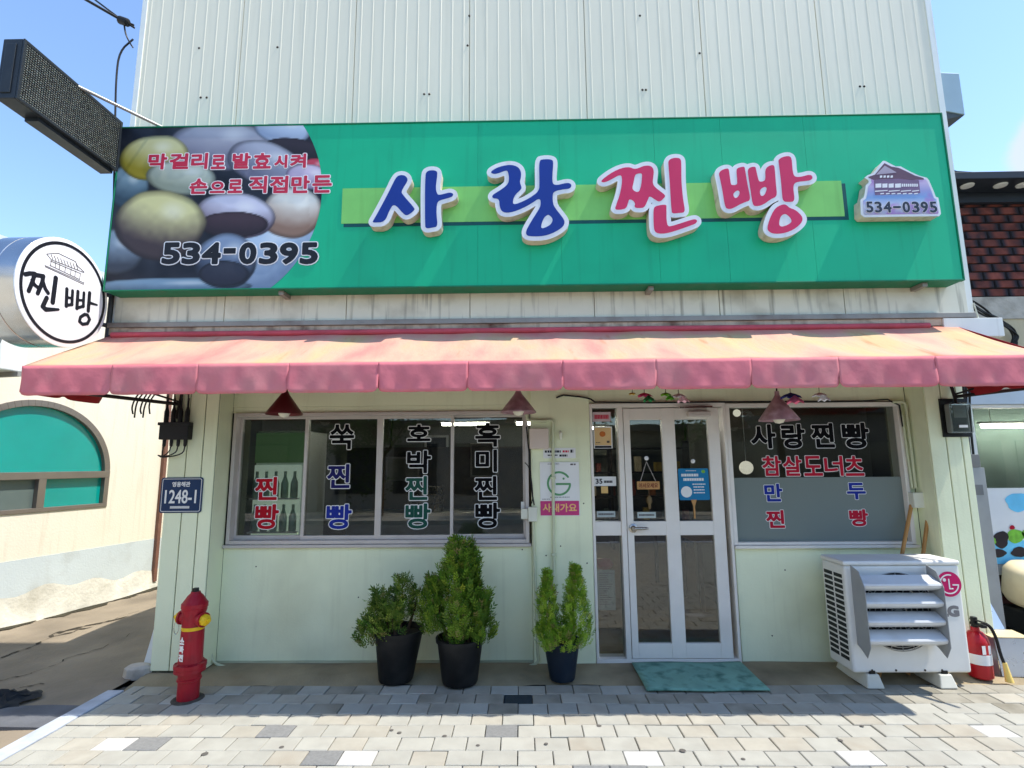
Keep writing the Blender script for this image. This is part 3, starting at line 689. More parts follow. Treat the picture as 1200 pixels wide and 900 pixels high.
# raised letters: traced outlines, zoom factor 6.92
m_lw = mat('letter_white', (226, 226, 228), .45, var=.03, streak=((186, 168, 150), .3)); m_lside = mat('letter_side', (206, 196, 178), .5, var=.08, dirt=((128, 104, 84), .6, 14))
m_lb = mat('letter_blue', (16, 52, 138), .42, var=.04); m_lp = mat('letter_pink', (206, 46, 92), .42, var=.05)
LET = [('blue', 420, 170, [[(115, 620), (135, 590), (200, 470), (260, 355), (300, 270), (330, 243), (375, 245), (400, 270), (395, 300), (345, 375), (360, 405), (455, 510), (455, 530), (400, 572), (370, 565), (290, 470), (250, 530), (215, 625), (120, 630)],
                           [(540, 240), (560, 210), (600, 203), (640, 212), (640, 250), (625, 350), (640, 402), (660, 405), (700, 395), (745, 383), (772, 397), (762, 418), (730, 430), (650, 450), (635, 480), (632, 560), (645, 660), (600, 670), (545, 678), (540, 640)]], []),
       ('blue', 560, 170, [[(98, 220), (150, 185), (215, 165), (280, 160), (330, 180), (352, 220), (350, 265), (338, 300), (357, 345), (345, 365), (295, 410), (280, 472), (300, 482), (350, 465), (420, 430), (497, 375), (500, 300), (495, 125), (530, 115), (590, 115), (614, 130), (605, 230), (603, 290), (612, 322), (650, 325), (700, 310), (745, 307), (762, 330), (745, 355), (690, 358), (620, 375), (605, 400), (608, 480), (640, 530), (690, 590), (707, 625), (690, 665), (620, 710), (540, 738), (450, 742), (395, 735), (388, 700), (420, 640), (470, 560), (512, 495), (505, 425), (440, 470), (370, 510), (280, 545), (220, 550), (188, 532), (175, 490), (172, 435), (118, 432), (116, 405), (170, 375), (240, 325), (255, 280), (245, 212), (225, 205), (180, 225), (130, 238)]],
        [[(575, 565), (600, 585), (608, 610), (595, 640), (560, 665), (512, 680), (515, 640), (535, 590), (560, 568)]]),
       ('pink', 690, 170, [[(98, 290), (140, 255), (200, 215), (270, 185), (330, 178), (365, 195), (400, 190), (440, 170), (490, 165), (522, 185), (528, 225), (520, 270), (518, 320), (550, 355), (625, 408), (610, 430), (575, 462), (540, 445), (492, 410), (480, 440), (455, 502), (420, 513), (366, 508), (380, 465), (328, 432), (318, 470), (305, 512), (260, 525), (211, 524), (220, 490), (250, 410), (270, 310), (268, 246), (240, 245), (190, 275), (140, 300), (108, 303)],
                           [(645, 130), (665, 110), (710, 102), (747, 112), (750, 160), (750, 300), (765, 450), (783, 545), (740, 550), (676, 556), (670, 530), (662, 400), (655, 280), (645, 150)],
                           [(523, 512), (545, 493), (628, 480), (630, 510), (628, 600), (638, 658), (665, 660), (760, 630), (850, 600), (878, 606), (876, 632), (820, 655), (720, 690), (640, 715), (570, 720), (533, 702), (525, 650)]],
        [[(385, 233), (432, 226), (432, 260), (425, 330), (405, 390), (348, 362), (362, 310), (372, 250)]]),
       ('pink', 825, 170, [[(118, 228), (145, 200), (195, 188), (203, 205), (215, 310), (222, 326), (265, 324), (272, 300), (260, 198), (280, 183), (327, 173), (333, 200), (350, 310), (380, 447), (340, 460), (290, 480), (230, 517), (185, 519), (168, 490), (150, 370), (130, 270)],
                           [(353, 197), (380, 178), (417, 175), (422, 200), (440, 285), (453, 299), (488, 294), (500, 270), (495, 200), (520, 170), (567, 158), (575, 200), (582, 320), (594, 417), (545, 435), (480, 485), (420, 499), (393, 482), (380, 380), (360, 260)],
                           [(603, 118), (640, 95), (690, 88), (712, 108), (715, 190), (725, 245), (745, 260), (790, 258), (850, 240), (877, 248), (880, 275), (850, 290), (770, 295), (730, 310), (722, 350), (737, 457), (690, 462), (638, 457), (632, 380), (620, 250), (605, 140)],
                           [(570, 520), (610, 490), (660, 478), (690, 510), (740, 525), (790, 570), (802, 605), (780, 645), (720, 690), (640, 718), (560, 720), (518, 697), (513, 665), (535, 590)]],
        [[(270, 365), (290, 375), (288, 400), (272, 425), (250, 432), (236, 410), (240, 388)], [(490, 336), (510, 345), (505, 375), (490, 407), (463, 417), (451, 390), (455, 360)], [(655, 555), (690, 575), (714, 612), (700, 637), (640, 664), (610, 657), (608, 620), (622, 575)]])]
for colr, ox, oy, outs, holes in LET:
    def tw(P): return np.array([(PY(ox + u / 6.92, oy + v / 6.92, YL).x, PY(ox + u / 6.92, oy + v / 6.92, YL).z) for u, v in P])
    O = [chaikin(tw(P), 2) for P in outs]; H = [chaikin(tw(P), 2) for P in holes]
    lt = flat('raised_letter', outline(O, .034, .0045), .088, FRONT(YS - .005), m_lside, sign)
    flat('letter_rim', outline(O, .0355, .0045), .006, FRONT(YS - .0935), m_lw, lt)
    flat('letter_face', outline(O + H, .0, .0045), .002, FRONT(YS - .0998), m_lb if colr == 'blue' else m_lp, lt)
# raised emblem: hall with curved roof and telephone number, zoom 10.59
def ze(P, Y): return np.array([(PY(1000 + u / 10.59, 180 + v / 10.59, Y).x, PY(1000 + u / 10.59, 180 + v / 10.59, Y).z) for u, v in P])
EM = [(375, 90), (400, 92), (470, 130), (530, 160), (590, 158), (700, 220), (820, 275), (915, 300), (940, 330), (1000, 470), (1022, 535), (1055, 545), (1088, 740), (1070, 768), (600, 774), (140, 782), (105, 748), (98, 570), (140, 540), (155, 470), (165, 390), (205, 350), (195, 320), (150, 295), (180, 270), (260, 240), (300, 190), (340, 130)]
Pe = [ze(EM, YL)]
emb = flat('emblem', outline(Pe, .0, .004), .085, FRONT(YS - .005), m_lside, sign)
flat('emblem_rim', outline(Pe, .003, .004), .006, FRONT(YS - .0905), m_lw, emb)
def emblem_mat():
    m = bpy.data.materials.new('emblem_print'); m.use_nodes = True; N = m.node_tree.nodes; L = m.node_tree.links; b = N['Principled BSDF']; b.inputs['Roughness'].default_value = .45
    tc = N.new('ShaderNodeTexCoord'); sp = N.new('ShaderNodeSeparateXYZ'); L.new(tc.outputs['Object'], sp.inputs[0])
    z0 = ze([(0, 770)], YL)[0][1] - sign.location.z; z1 = ze([(0, 280)], YL)[0][1] - sign.location.z
    mr = N.new('ShaderNodeMapRange'); mr.inputs[1].default_value = z0; mr.inputs[2].default_value = z1; L.new(sp.outputs[2], mr.inputs[0])
    cr = N.new('ShaderNodeValToRGB'); L.new(mr.outputs[0], cr.inputs[0])
    e = cr.color_ramp.elements; e[0].position = 0; e[0].color = (*lin((170, 168, 186)), 1); e[1].position = 1; e[1].color = (*lin((206, 190, 214)), 1)
    for p_, c_ in ((.22, (196, 196, 214)), (.45, (120, 158, 206)), (.6, (150, 150, 200)), (.8, (196, 176, 208))): q = e.new(p_); q.color = (*lin(c_), 1)
    no = N.new('ShaderNodeTexNoise'); no.inputs['Scale'].default_value = 7; L.new(tc.outputs['Object'], no.inputs['Vector'])
    r2 = N.new('ShaderNodeMapRange'); r2.inputs[1].default_value = .52; r2.inputs[2].default_value = .64; L.new(no.outputs[0], r2.inputs[0])
    mu = N.new('ShaderNodeMath'); mu.operation = 'MULTIPLY'; mu.inputs[1].default_value = .6; L.new(r2.outputs[0], mu.inputs[0])
    mx = N.new('ShaderNodeMix'); mx.data_type = 'RGBA'; L.new(mu.outputs[0], mx.inputs[0]); L.new(cr.outputs[0], mx.inputs[6]); mx.inputs[7].default_value = (*lin((168, 84, 180)), 1)
    L.new(mx.outputs[2], b.inputs['Base Color']); return m
flat('emblem_face', outline(Pe, -.016, .004), .0015, FRONT(YS - .0968), emblem_mat(), emb)
m_roofp = mat('print_plum', (104, 76, 92), .45, var=.08); m_roofl = mat('print_mauve', (176, 162, 176), .45); m_body = mat('print_mauve_dark', (122, 98, 126), .45)
Ye = YS - .0985
flat('roof_print', outline([ze([(385, 118), (470, 160), (560, 175), (640, 210), (760, 270), (870, 302), (880, 322), (700, 325), (570, 310), (250, 325), (180, 290), (270, 260)], YL)], 0, .004), .0012, FRONT(Ye), m_roofp, emb)
flat('hall_print', outline([ze([(255, 328), (570, 314), (815, 330), (832, 490), (270, 514)], YL)], 0, .004), .0012, FRONT(Ye), m_body, emb)
flat('gable_print', outline([ze([(390, 150), (540, 235), (280, 262)], YL)], 0, .003), .0008, FRONT(Ye - .0014), m_roofl, emb)
wl_ = [ze([(a, 375), (a + w, 370), (a + w, 420), (a, 424)], YL) for a, w in ((275, 72), (360, 62), (438, 62), (518, 72))] + [ze([(600 + 26 * k, 374), (618 + 26 * k, 376), (618 + 26 * k, 408), (600 + 26 * k, 412)], YL) for k in range(8)] + [ze([(a, 462), (b_, 452), (b_, 462), (a, 474)], YL) for a, b_ in ((268, 425), (440, 575), (590, 715), (730, 815))] + [ze([(330 + 44 * k, 274), (358 + 44 * k, 270), (358 + 44 * k, 296), (330 + 44 * k, 302)], YL) for k in range(4)] + [ze([(335 + 70 * k, 492), (380 + 70 * k, 488), (380 + 70 * k, 500), (335 + 70 * k, 506)], YL) for k in range(7)]
flat('window_print', [[tuple(p) for p in q] for q in wl_], .0008, FRONT(Ye - .0014), m_pw, emb, kind='stuff')
for s, a, b_ in (('5', 152, 250), ('3', 258, 358), ('4', 366, 476), ('-', 486, 592), ('0', 604, 706), ('3', 720, 822), ('9', 830, 930), ('5', 940, 1042)):
    bx = (1000 + a / 10.59, 1000 + b_ / 10.59, 180 + (592 if s != '-' else 648) / 10.59, 180 + (738 if s != '-' else 682) / 10.59)
    lettering(s, bx, Ye - .0018, mat('print_slate', (40, 48, 64), .45), emb, .0035 if s != '-' else .001, m_pw, .003)

# ================================================================ ROUND SIGN
XD = -3.40
ca = PXX(17, 342, XD); cb = PXX(125, 342, XD); ct = PXX(73, 275, XD); cbm = PXX(70, 409, XD)
yc, zc = (ca.y + cb.y) / 2, (ct.z + cbm.z) / 2; R = .5 * (cb.y - ca.y) * .5 + .25 * (ct.z - cbm.z)
m_drum = mat('brushed_steel_drum', (196, 196, 196), .22, 1., var=.05, dirt=((120, 110, 96), .3, 6))
rs = thing('round_sign', 'round white sign with black ring on a steel drum at the corner', 'sign', (XD, yc, zc))
MB().lathe([(R - .01, -.30), (R, -.295), (R, -.15), (R - .004, -.148), (R - .004, -.142), (R, -.14), (R, -.004), (R - .006, 0)], (XD, yc, zc), (1, 0, 0), 64, cap1=False).obj('drum', m_drum, rs, smooth=40)
m_rface = mat('round_face_white', (232, 232, 234), .35, var=.015)
MB().lathe([(R - .001, -.006), (R - .001, .003), (R - .012, .007), (.001, .0075)], (XD, yc, zc), (1, 0, 0), 64).obj('face', m_rface, rs, smooth=40)
ring = [[(yc + r * math.cos(t), zc + r * math.sin(t)) for t in np.linspace(0, 2 * math.pi, 80, endpoint=False)] for r in (R * .925, R * .868)]
flat('ring', ring, .0015, SIDE(XD + .008), m_pk, rs)
def zr(P): return [(lambda q: (q.y, q.z))(PXX(10 + u / 6, 270 + v / 6, XD + .008)) for u, v in P]
ST = [([(118, 308), (150, 302), (185, 305), (168, 360), (142, 425)], 11), ([(165, 350), (185, 385), (205, 400)], 9), ([(185, 312), (245, 322), (235, 370), (205, 442)], 11), ([(240, 355), (258, 410), (278, 440)], 10), ([(332, 335), (310, 505)], 13), ([(268, 475), (240, 535), (262, 556), (350, 556)], [12, 12, 12, 7]),
      ([(410, 412), (405, 532)], 10), ([(450, 425), (445, 522)], 9), ([(408, 470), (448, 478)], 7), ([(405, 528), (448, 520)], 8), ([(488, 430), (480, 548)], 10), ([(530, 440), (525, 535)], 9), ([(484, 490), (528, 492)], 7), ([(482, 546), (528, 532)], 8), ([(570, 440), (560, 565)], 11), ([(566, 508), (622, 524)], [9, 5]),
      ([(535, 590), (505, 610), (498, 640), (520, 660), (555, 655), (570, 625), (555, 595), (535, 590)], 9)]
kk = abs(zr([(60, 0)])[0][0] - zr([(0, 0)])[0][0]) / 60 * 1.5
flat('letters', stroke_outline([(np.array(zr(p)), np.array(r) * kk) for p, r in ST], 0, .0035), .0015, SIDE(XD + .008), m_pk, rs)
LN = [[(268, 165), (350, 160), (470, 218), (485, 250), (532, 292)], [(268, 165), (300, 205), (530, 296)], [(300, 205), (296, 250)], [(255, 245), (528, 368)], [(258, 255), (526, 378)], [(530, 365), (526, 380)], [(296, 215), (500, 300)], [(505, 300), (500, 345)], [(290, 245), (500, 345)], [(330, 225), (328, 262)], [(360, 235), (356, 275)], [(400, 255), (396, 292)], [(440, 270), (436, 310)], [(470, 285), (466, 325)]] + [[(300 + 22 * k, 172 + 8.5 * k), (312 + 22 * k, 203 + 9.2 * k)] for k in range(9)]
flat('hall_drawing', stroke_outline([(np.array(zr(p)), 1.7 * kk) for p in LN], 0, .0018), .001, SIDE(XD + .008), mat('print_grey', (96, 92, 92), .5), rs)
MB().tube([(XD - .15, yc + R - .02, zc + .12), (XD - .05, YU - .01, zc + .15)], .018).tube([(XD - .15, yc + R - .03, zc - .1), (XD - .05, YU - .01, zc - .12)], .018).tube([(XD - .04, YU - .025, zc - .42), (XD - .04, YU - .025, zc + .28)], .02).obj('bracket', mat('bracket_dark', (66, 68, 70), .5, .4), rs, smooth=50)

# ================================================================ LED SIGN
XE = -3.36
a = PXX(30, 36, XE); b_ = PXX(143, 150, XE); c_ = PXX(138, 211, XE); d_ = PXX(22, 104, XE)
ly0, ly1 = (a.y + d_.y) / 2, (b_.y + c_.y) / 2; lz1 = (a.z + b_.z) / 2 ; lz0 = (c_.z + d_.z) / 2
m_led = mat('led_housing', (34, 40, 46), .4, var=.1, dirt=((70, 74, 76), .3, 5))
led = thing('led_display', 'black dot matrix display board sticking out from the upper left corner', 'display', (XE, ly0, lz0))
TX = .15
MB().box(XE - TX, XE - .014, ly0, ly1, lz0, lz1).obj('housing', m_led, led, bevel=.006)
b = MB()
w = .022
b.box(XE - .013, XE, ly0, ly0 + w, lz0, lz1).box(XE - .013, XE, ly1 - w, ly1, lz0, lz1).box(XE - .013, XE, ly0 + w, ly1 - w, lz0, lz0 + w).box(XE - .013, XE, ly0 + w, ly1 - w, lz1 - w, lz1)
b.obj('bezel', m_led, led, bevel=.002)
MB().box(XE - .0138, XE - .010, ly0 + w, ly1 - w, lz0 + w, lz1 - w).obj('screen', mat('led_screen', (18, 18, 18), .6), led)
b = MB(); rows, colsn = 24, 48
hh = (lz1 - lz0 - 2 * w) / rows; ww = (ly1 - ly0 - 2 * w) / colsn
for r in range(rows): b.box(XE - .0098, XE + .001, ly0 + w + .001, ly1 - w - .001, lz0 + w + hh * (r + .62), lz0 + w + hh * (r + .88))
b.obj('louvre', m_led, led)
b = MB()
for r in range(rows):
    for c in range(colsn):
        y = ly0 + w + ww * (c + .5); z = lz0 + w + hh * (r + .3); s_ = .0058
        b.add([(XE - .006, y - s_, z - s_), (XE - .006, y + s_, z - s_), (XE - .006, y + s_, z + s_), (XE - .006, y - s_, z + s_), (XE - .0095, y, z)], [(0, 1, 2, 3)])
b.obj('diode', mat('led_lens', (214, 206, 190), .4, var=.6, scale=60), led, kind='stuff')
MB().box(XE - TX + .02, XE - .03, ly0 + .2, ly1 - .02, lz0 - .03, lz0 - .001).obj('underside_rail', m_led, led)
MB().box(XE - TX + .03, XE - .05, ly0 - .008, ly0 - .001, lz0 + .04, lz1 - .04).obj('end_cover', m_led, led, bevel=.003)
p1 = PY(205, 147, YS + .05); 
MB().tube([(XE - .08, ly0 + .35, lz1 - .01), (p1.x, YU - .02, sz1 + .012)], .013).obj('brace', mat('brace_grey', (150, 150, 148), .4, .6), led, smooth=50)
MB().box(XE - .12, XE - .02, ly1 - .002, YU - .009, lz0 + .12, lz0 + .17).box(XE - .12, XE - .02, ly1 - .002, YU - .009, lz1 - .12, lz1 - .07).obj('mount', m_led, led)

# ================================================================ AWNING
YA, YB = -1.02, -.29
xa0, xa1 = -3.42, 3.56
za1 = Z(600, 388, YB); zaf = Z(600, 423, YA); zav = Z(600, 458.5, YA)
aw = thing('awning', 'faded pink awning with scalloped valance across the whole shop front', 'awning', (0, YB, za1))
def awn_mat():
    m = bpy.data.materials.new('awning_top'); m.use_nodes = True; N = m.node_tree.nodes; L = m.node_tree.links; b = N['Principled BSDF']; b.inputs['Roughness'].default_value = .8; b.inputs['Specular IOR Level'].default_value = .2
    tc = N.new('ShaderNodeTexCoord')
    def noise(s, mp=None, d=5):
        n = N.new('ShaderNodeTexNoise'); n.inputs['Scale'].default_value = s; n.inputs['Detail'].default_value = d
        if mp: q = N.new('ShaderNodeMapping'); q.inputs['Scale'].default_value = mp[0]; q.inputs['Rotation'].default_value = mp[1]; L.new(tc.outputs['Object'], q.inputs[0]); L.new(q.outputs[0], n.inputs['Vector'])
        else: L.new(tc.outputs['Object'], n.inputs['Vector'])
        return n.outputs[0]
    def ramp(f, st):
        r = N.new('ShaderNodeValToRGB'); L.new(f, r.inputs[0]); e = r.color_ramp.elements
        e[0].position, e[0].color = st[0][0], (*lin(st[0][1]), 1); e[1].position, e[1].color = st[-1][0], (*lin(st[-1][1]), 1)
        for p_, c_ in st[1:-1]: q = e.new(p_); q.color = (*lin(c_), 1)
        return r.outputs[0]
    base = ramp(noise(1.9, ((1.5, .45, 1), (0, 0, .75)), 9), [(.30, (200, 126, 118)), (.42, (204, 148, 130)), (.52, (204, 160, 136)), (.66, (192, 166, 124))])
    top = N.new('ShaderNodeSeparateXYZ'); L.new(tc.outputs['Object'], top.inputs[0])
    mr = N.new('ShaderNodeMapRange'); mr.inputs[1].default_value = -.17; mr.inputs[2].default_value = 0.; L.new(top.outputs[1], mr.inputs[0])
    ad = N.new('ShaderNodeMath'); ad.operation = 'MULTIPLY'; L.new(mr.outputs[0], ad.inputs[0]); nn = noise(2.2); 
    k = N.new('ShaderNodeMapRange'); k.inputs[1].default_value = .3; k.inputs[2].default_value = .6; L.new(nn, k.inputs[0]); L.new(k.outputs[0], ad.inputs[1])
    mx = N.new('ShaderNodeMix'); mx.data_type = 'RGBA'; L.new(ad.outputs[0], mx.inputs[0]); L.new(base, mx.inputs[6]); mx.inputs[7].default_value = (*lin((204, 92, 98)), 1)
    st = N.new('ShaderNodeMapRange'); st.inputs[1].default_value = .62; st.inputs[2].default_value = .8; L.new(noise(4, ((2.2, .22, 1), (0, 0, .2)), 8), st.inputs[0])
    mu = N.new('ShaderNodeMath'); mu.operation = 'MULTIPLY'; mu.inputs[1].default_value = .8; L.new(st.outputs[0], mu.inputs[0])
    m2 = N.new('ShaderNodeMix'); m2.data_type = 'RGBA'; L.new(mu.outputs[0], m2.inputs[0]); L.new(mx.outputs[2], m2.inputs[6]); m2.inputs[7].default_value = (*lin((186, 104, 66)), 1)
    bp = N.new('ShaderNodeBump'); bp.inputs['Strength'].default_value = 1; bp.inputs['Distance'].default_value = .012; L.new(noise(5, ((1.6, .5, 1), (0, 0, .4)), 4), bp.inputs['Height'])
    bp2 = N.new('ShaderNodeBump'); bp2.inputs['Distance'].default_value = .001; L.new(noise(260), bp2.inputs['Height']); L.new(bp.outputs[0], bp2.inputs['Normal']); L.new(bp2.outputs[0], b.inputs['Normal'])
    L.new(m2.outputs[2], b.inputs['Base Color']); return m
m_atop = awn_mat(); m_red_in = mat('awning_red', (150, 26, 34), .8, var=.1); m_val = mat('awning_valance', (212, 118, 126), .78, var=.08, scale=2.5, dirt=((182, 140, 134), .6, 2.2), stretch=(1, 1, .5), bump=.008, bscale=7)
joints = [X(p, 460, YA) for p in (129, 230, 337, 443, 548, 660, 770, 882, 985, 1100, 1215)]
joints = [xa0] + [j for j in joints if xa0 + .1 < j < xa1 - .1] + [xa1]
def zone(x):
    for a, b in zip(joints, joints[1:]):
        if a <= x <= b: return (x - a) / (b - a), b - a
    return .5, .7
nu, nv = 210, 16; P = []
for j in range(nv):
    row = []
    t = j / (nv - 1)
    for i in range(nu):
        x = xa0 + (xa1 - xa0) * i / (nu - 1); s_, w_ = zone(x)
        sag = -.022 * math.sin(math.pi * t) * math.sin(math.pi * s_) ** .7 + .003 * math.sin(9 * x + 4 * t)
        row.append((x, YA + (YB - YA) * t, zaf + (za1 - zaf) * t + sag))
    P.append(row)
def cloth(b, name, m, par):
    o = b.obj(name, m, par, smooth=70); s_ = o.modifiers.new('solid', 'SOLIDIFY'); s_.thickness = .003; s_.offset = -1; s_.material_offset = 1; s_.material_offset_rim = 0; return o
cloth(MB().grid(P, nu, nv), 'canopy', [m_atop, m_red_in], aw)
for ja, jb in zip(joints, joints[1:]):                                    # valance panels
    nu, nv = 40, 9; P = []; ph = random.uniform(0, 6)
    for j in range(nv):
        row = []; t = j / (nv - 1)
        for i in range(nu):
            s_ = i / (nu - 1); x = ja - .002 + (jb - ja + .003) * s_
            notch = .030 * (math.exp(-(s_ * (jb - ja) / .013)) + math.exp(-((1 - s_) * (jb - ja) / .013)))
            zb_ = zav + notch 
            am = t ** 1.1
            y = YA - .006 - am * (.007 * math.sin(ph + 7 * s_ + 2 * t) + .004 * math.sin(2 * ph + 19 * s_ - 3 * t) + .005 * math.sin(31 * s_ + ph + 5 * t)) - .002 * math.sin(math.pi * min(1, t * 1.4)) * math.sin(math.pi * s_) ** .5
            row.append((x, y, zaf + .002 + (zb_ - zaf) * t))
        P.append(row)
    cloth(MB().grid(P[::-1], nu, nv), 'valance', [m_val, m_red_in], aw)
for xs in (xa0, xa1):                                                     # side skirts
    nu, nv = 30, 8; P = []
    for j in range(nv):
        row = []; t = j / (nv - 1)
        for i in range(nu):
            s_ = i / (nu - 1); y = YA + (YB - YA) * s_; zt_ = zaf + (za1 - zaf) * s_ - .004; q = (s_ * 2) % 1
            zb_ = zav + .02 + .03 * (math.exp(-(q / .08)) + math.exp(-((1 - q) / .08))) + .06 * max(0, s_ - .93) / .07
            row.append((xs + t * .012 * math.sin(9 * s_), y, zt_ + (zb_ - zt_) * t))
        P.append(row)
    cloth(MB().grid(P, nu, nv), 'side_skirt', [m_red_in, m_red_in], aw)
m_iron = mat('dark_iron', (44, 40, 38), .6, .4, var=.15, dirt=((88, 58, 40), .4, 12))
MB().tube([(xa0 + .01, YA + .03, zaf - .025), (xa1 - .01, YA + .03, zaf - .025)], .016).obj('front_bar', m_iron, aw, smooth=50)
MB().tube([(xa0 + .05, YB - .035, za1 - .004), (xa1 - .25, YB - .035, za1 - .004)], .024, 12).obj('roller', mat('roller_pink', (198, 84, 94), .7, var=.12, dirt=((150, 70, 70), .5, 7)), aw, smooth=50)
for xx in joints[1:-1:2]: MB().tube([(xx, YA + .03, zaf - .03), (xx, YB + .03, za1 - .03)], .011).obj('rafter', m_iron, aw, smooth=50)
for sg, x0 in ((-1, xp0 + .02), (1, xq1 - .04)):
    q0 = Vector((x0 + .05 * sg * -1, YP - .015, 2.10)); q1 = Vector((x0 + sg * .36, YA + .10, zav + .05))
    MB().tube([q0, q1], .014).tube([q0 + Vector((0, -.02, .02)), q0.lerp(q1, .5) + Vector((0, 0, .10)), q1], .008).tube([q0 + Vector((sg * -.02, 0, .14)), q0 + Vector((0, -.03, -.12))], .012).obj('folding_arm', m_iron, aw, smooth=50)
# ================================================================ LEFT NEIGHBOUR
NA, NB = Vector((-5.42, 1.05, 0)), Vector((-5.05, 2.85, 0)); ND = (NB - NA).normalized(); NN = Vector((ND.y, -ND.x, 0))
def nsz(px, py, t=0.):
    q = PL(px, py, NA + NN * t, NN); return (q - NA).dot(ND), q.z
def npnt(s, t, z): return NA + ND * s + NN * t + Vector((0, 0, z))
def nbox(b, s0, s1, t0, t1, z0, z1): return b.obox(npnt((s0 + s1) / 2, (t0 + t1) / 2, (z0 + z1) / 2), ND * (s1 - s0) / 2, NN * (t1 - t0) / 2, Vector((0, 0, (z1 - z0) / 2)))
m_stucco = mat('cream_stucco', (230, 220, 200), .85, var=.035, scale=2, bump=.002, bscale=50, streak=((170, 152, 122), .28), dirt=((196, 178, 150), .25, 2))
m_stuccob = mat('grey_blue_paint', (196, 204, 204), .8, var=.05, scale=2, bump=.002, bscale=50, dirt=((140, 132, 112), .4, 3))
m_splash = mat('flaking_plaster', (204, 200, 186), .9, var=.15, scale=5, bump=.006, bscale=30, dirt=((120, 112, 90), .5, 3))
m_brz = mat('bronze_aluminium', (128, 118, 108), .4, .4, var=.06)
nb = thing('cream_house', 'cream stucco house with an arched teal window across the alley', 'house', npnt(0, 0, 0))
ztopn = nsz(5, 293)[1]
sw_c, zw = nsz(38, 556.5); sw_r = nsz(128, 556.5)[0]; RA = sw_r - sw_c; zb_w = nsz(120, 594)[1]; sw_l = sw_c - RA
zb1 = .62
# wall with an arched opening
def wall_arch():
    pts = [(sw_c + RA * math.cos(t), zw + RA * .92 * math.sin(t)) for t in np.linspace(0, math.pi, 33)]
    b = MB()
    for t0, sgn in ((0., 1), (-.25, -1)):
        Ppt = [npnt(s, t0, z) for s, z in pts]
        k = len(b.v); b.v += [tuple(p) for p in Ppt] + [tuple(npnt(s, t0, ztopn)) for s, z in pts]
        for i in range(32): b.f.append((k + i, k + i + 1, k + 33 + i + 1, k + 33 + i) if sgn < 0 else (k + i + 1, k + i, k + 33 + i, k + 33 + i + 1))
    k = len(b.v); b.v += [tuple(npnt(s, 0, z)) for s, z in pts] + [tuple(npnt(s, -.25, z)) for s, z in pts]
    b.f += [(k + i, k + i + 1, k + 34 + i, k + 33 + i) for i in range(32)]
    nbox(b, sw_r, 9, -.25, 0, zb1, ztopn); nbox(b, -8, sw_l, -.25, 0, zb1, ztopn); nbox(b, sw_l, sw_r, -.25, 0, zb1, zb_w); return b
wall_arch().obj('wall', m_stucco, nb)
nbox(MB(), -8, 9, -.25, .003, -.05, zb1).obj('painted_band', m_stuccob, nb)
nbox(MB(), sw_l, sw_l + .0, -.25, 0, zb_w, zw)
P = []
for j in range(4):
    row = []
    for i in range(160):
        s_ = -6 + 15 * i / 159; top = .24 + .04 * math.sin(3 * s_) + .03 * math.sin(11 * s_ + 2)
        row.append(npnt(s_, [.06 + .02 * math.sin(5 * s_), .03, .014, .0045][j], [-.05, .06, top * .75, top][j]))
    P.append(row)
MB().grid(P, 160, 4).obj('plaster_skirt', m_splash, nb, smooth=60)
P = [[], []]
for i in range(120):
    s_ = -4 + 9 * i / 119; q0 = npnt(s_, .05, 0); q1 = npnt(s_, .14 + .07 * math.sin(4 * s_) * math.sin(11 * s_) + .03 * math.sin(23 * s_), 0)
    for q_, rw in ((q0, P[1]), (q1, P[0])):
        x, y = q_.x, q_.y; u = (x + 6.4) / (XK0 + 6.4) * (nu_al - 1); e_ = max(0, min(1, (nu_al - 1 - u) / 5)); rw.append((x, y, -.012 + e_ * (.018 * math.sin(1.7 * x + .6 * y) + .012 * math.sin(2.9 * y - x) - .02) + .008))
MB().grid(P, 120, 2).obj('mossy_strip', mat('moss_dirt', (58, 54, 40), .95, var=.3, scale=8), alley)
nbox(MB(), -8, 9, -.3, .08, ztopn, ztopn + .12).obj('coping', m_stuccob, nb)
nbox(MB(), -8, 9, -4, -.26, -.05, ztopn - .05).obj('house_core', m_stucco, nb)
nbox(MB(), sw_r + .75, sw_r + .80, .002, .05, .05, ztopn - .1).obj('downpipe', mat('downpipe_brown', (120, 84, 70), .6), nb)
# arched window
wn_ = thing('tmp', 'x', 'x')
bpy.data.objects.remove(wn_)
b = MB(); fo = [(sw_c + RA * math.cos(t), zw + RA * .92 * math.sin(t)) for t in np.linspace(0, math.pi, 41)]; fi = [(sw_c + (RA - .07) * math.cos(t), zw + (RA * .92 - .07) * math.sin(t)) for t in np.linspace(0, math.pi, 41)]
for (o0, o1), (i0, i1) in zip(zip(fo, fo[1:]), zip(fi, fi[1:])):
    b.prism([npnt(*q[:1], .01, q[1]) for q in (o0, o1, i1, i0)], NN * -.1)
nbox(b, sw_l, sw_r, -.09, .012, zw - .05, zw + .03); nbox(b, sw_l, sw_r, -.09, .012, zb_w, zb_w + .045)
for s0, s1 in ((sw_l, sw_l + .06), (sw_r - .06, sw_r), (nsz(47, 575)[0] - .03, nsz(47, 575)[0] + .05)): nbox(b, s0, s1, -.088, .011, zb_w + .045, zw - .05)
aw_ = b.obj('arched_window', m_brz, nb, bevel=.003)
m_tealf = mat('teal_film', (0, 146, 138), .1, var=.08, scale=2, spec=.6, coat=.4)
b = MB(); b.prism([npnt(s, -.05, z) for s, z in [(sw_c + (RA - .06) * math.cos(t), zw + .03 + (RA * .92 - .09) * math.sin(t)) for t in np.linspace(0, math.pi, 41)]], NN * .012); b.obj('teal_pane', m_tealf, aw_)
sm = nsz(47, 575)[0]
nbox(MB(), sm + .05, sw_r - .06, -.055, -.045, zb_w + .045, zw - .05).obj('teal_pane', m_tealf, aw_)
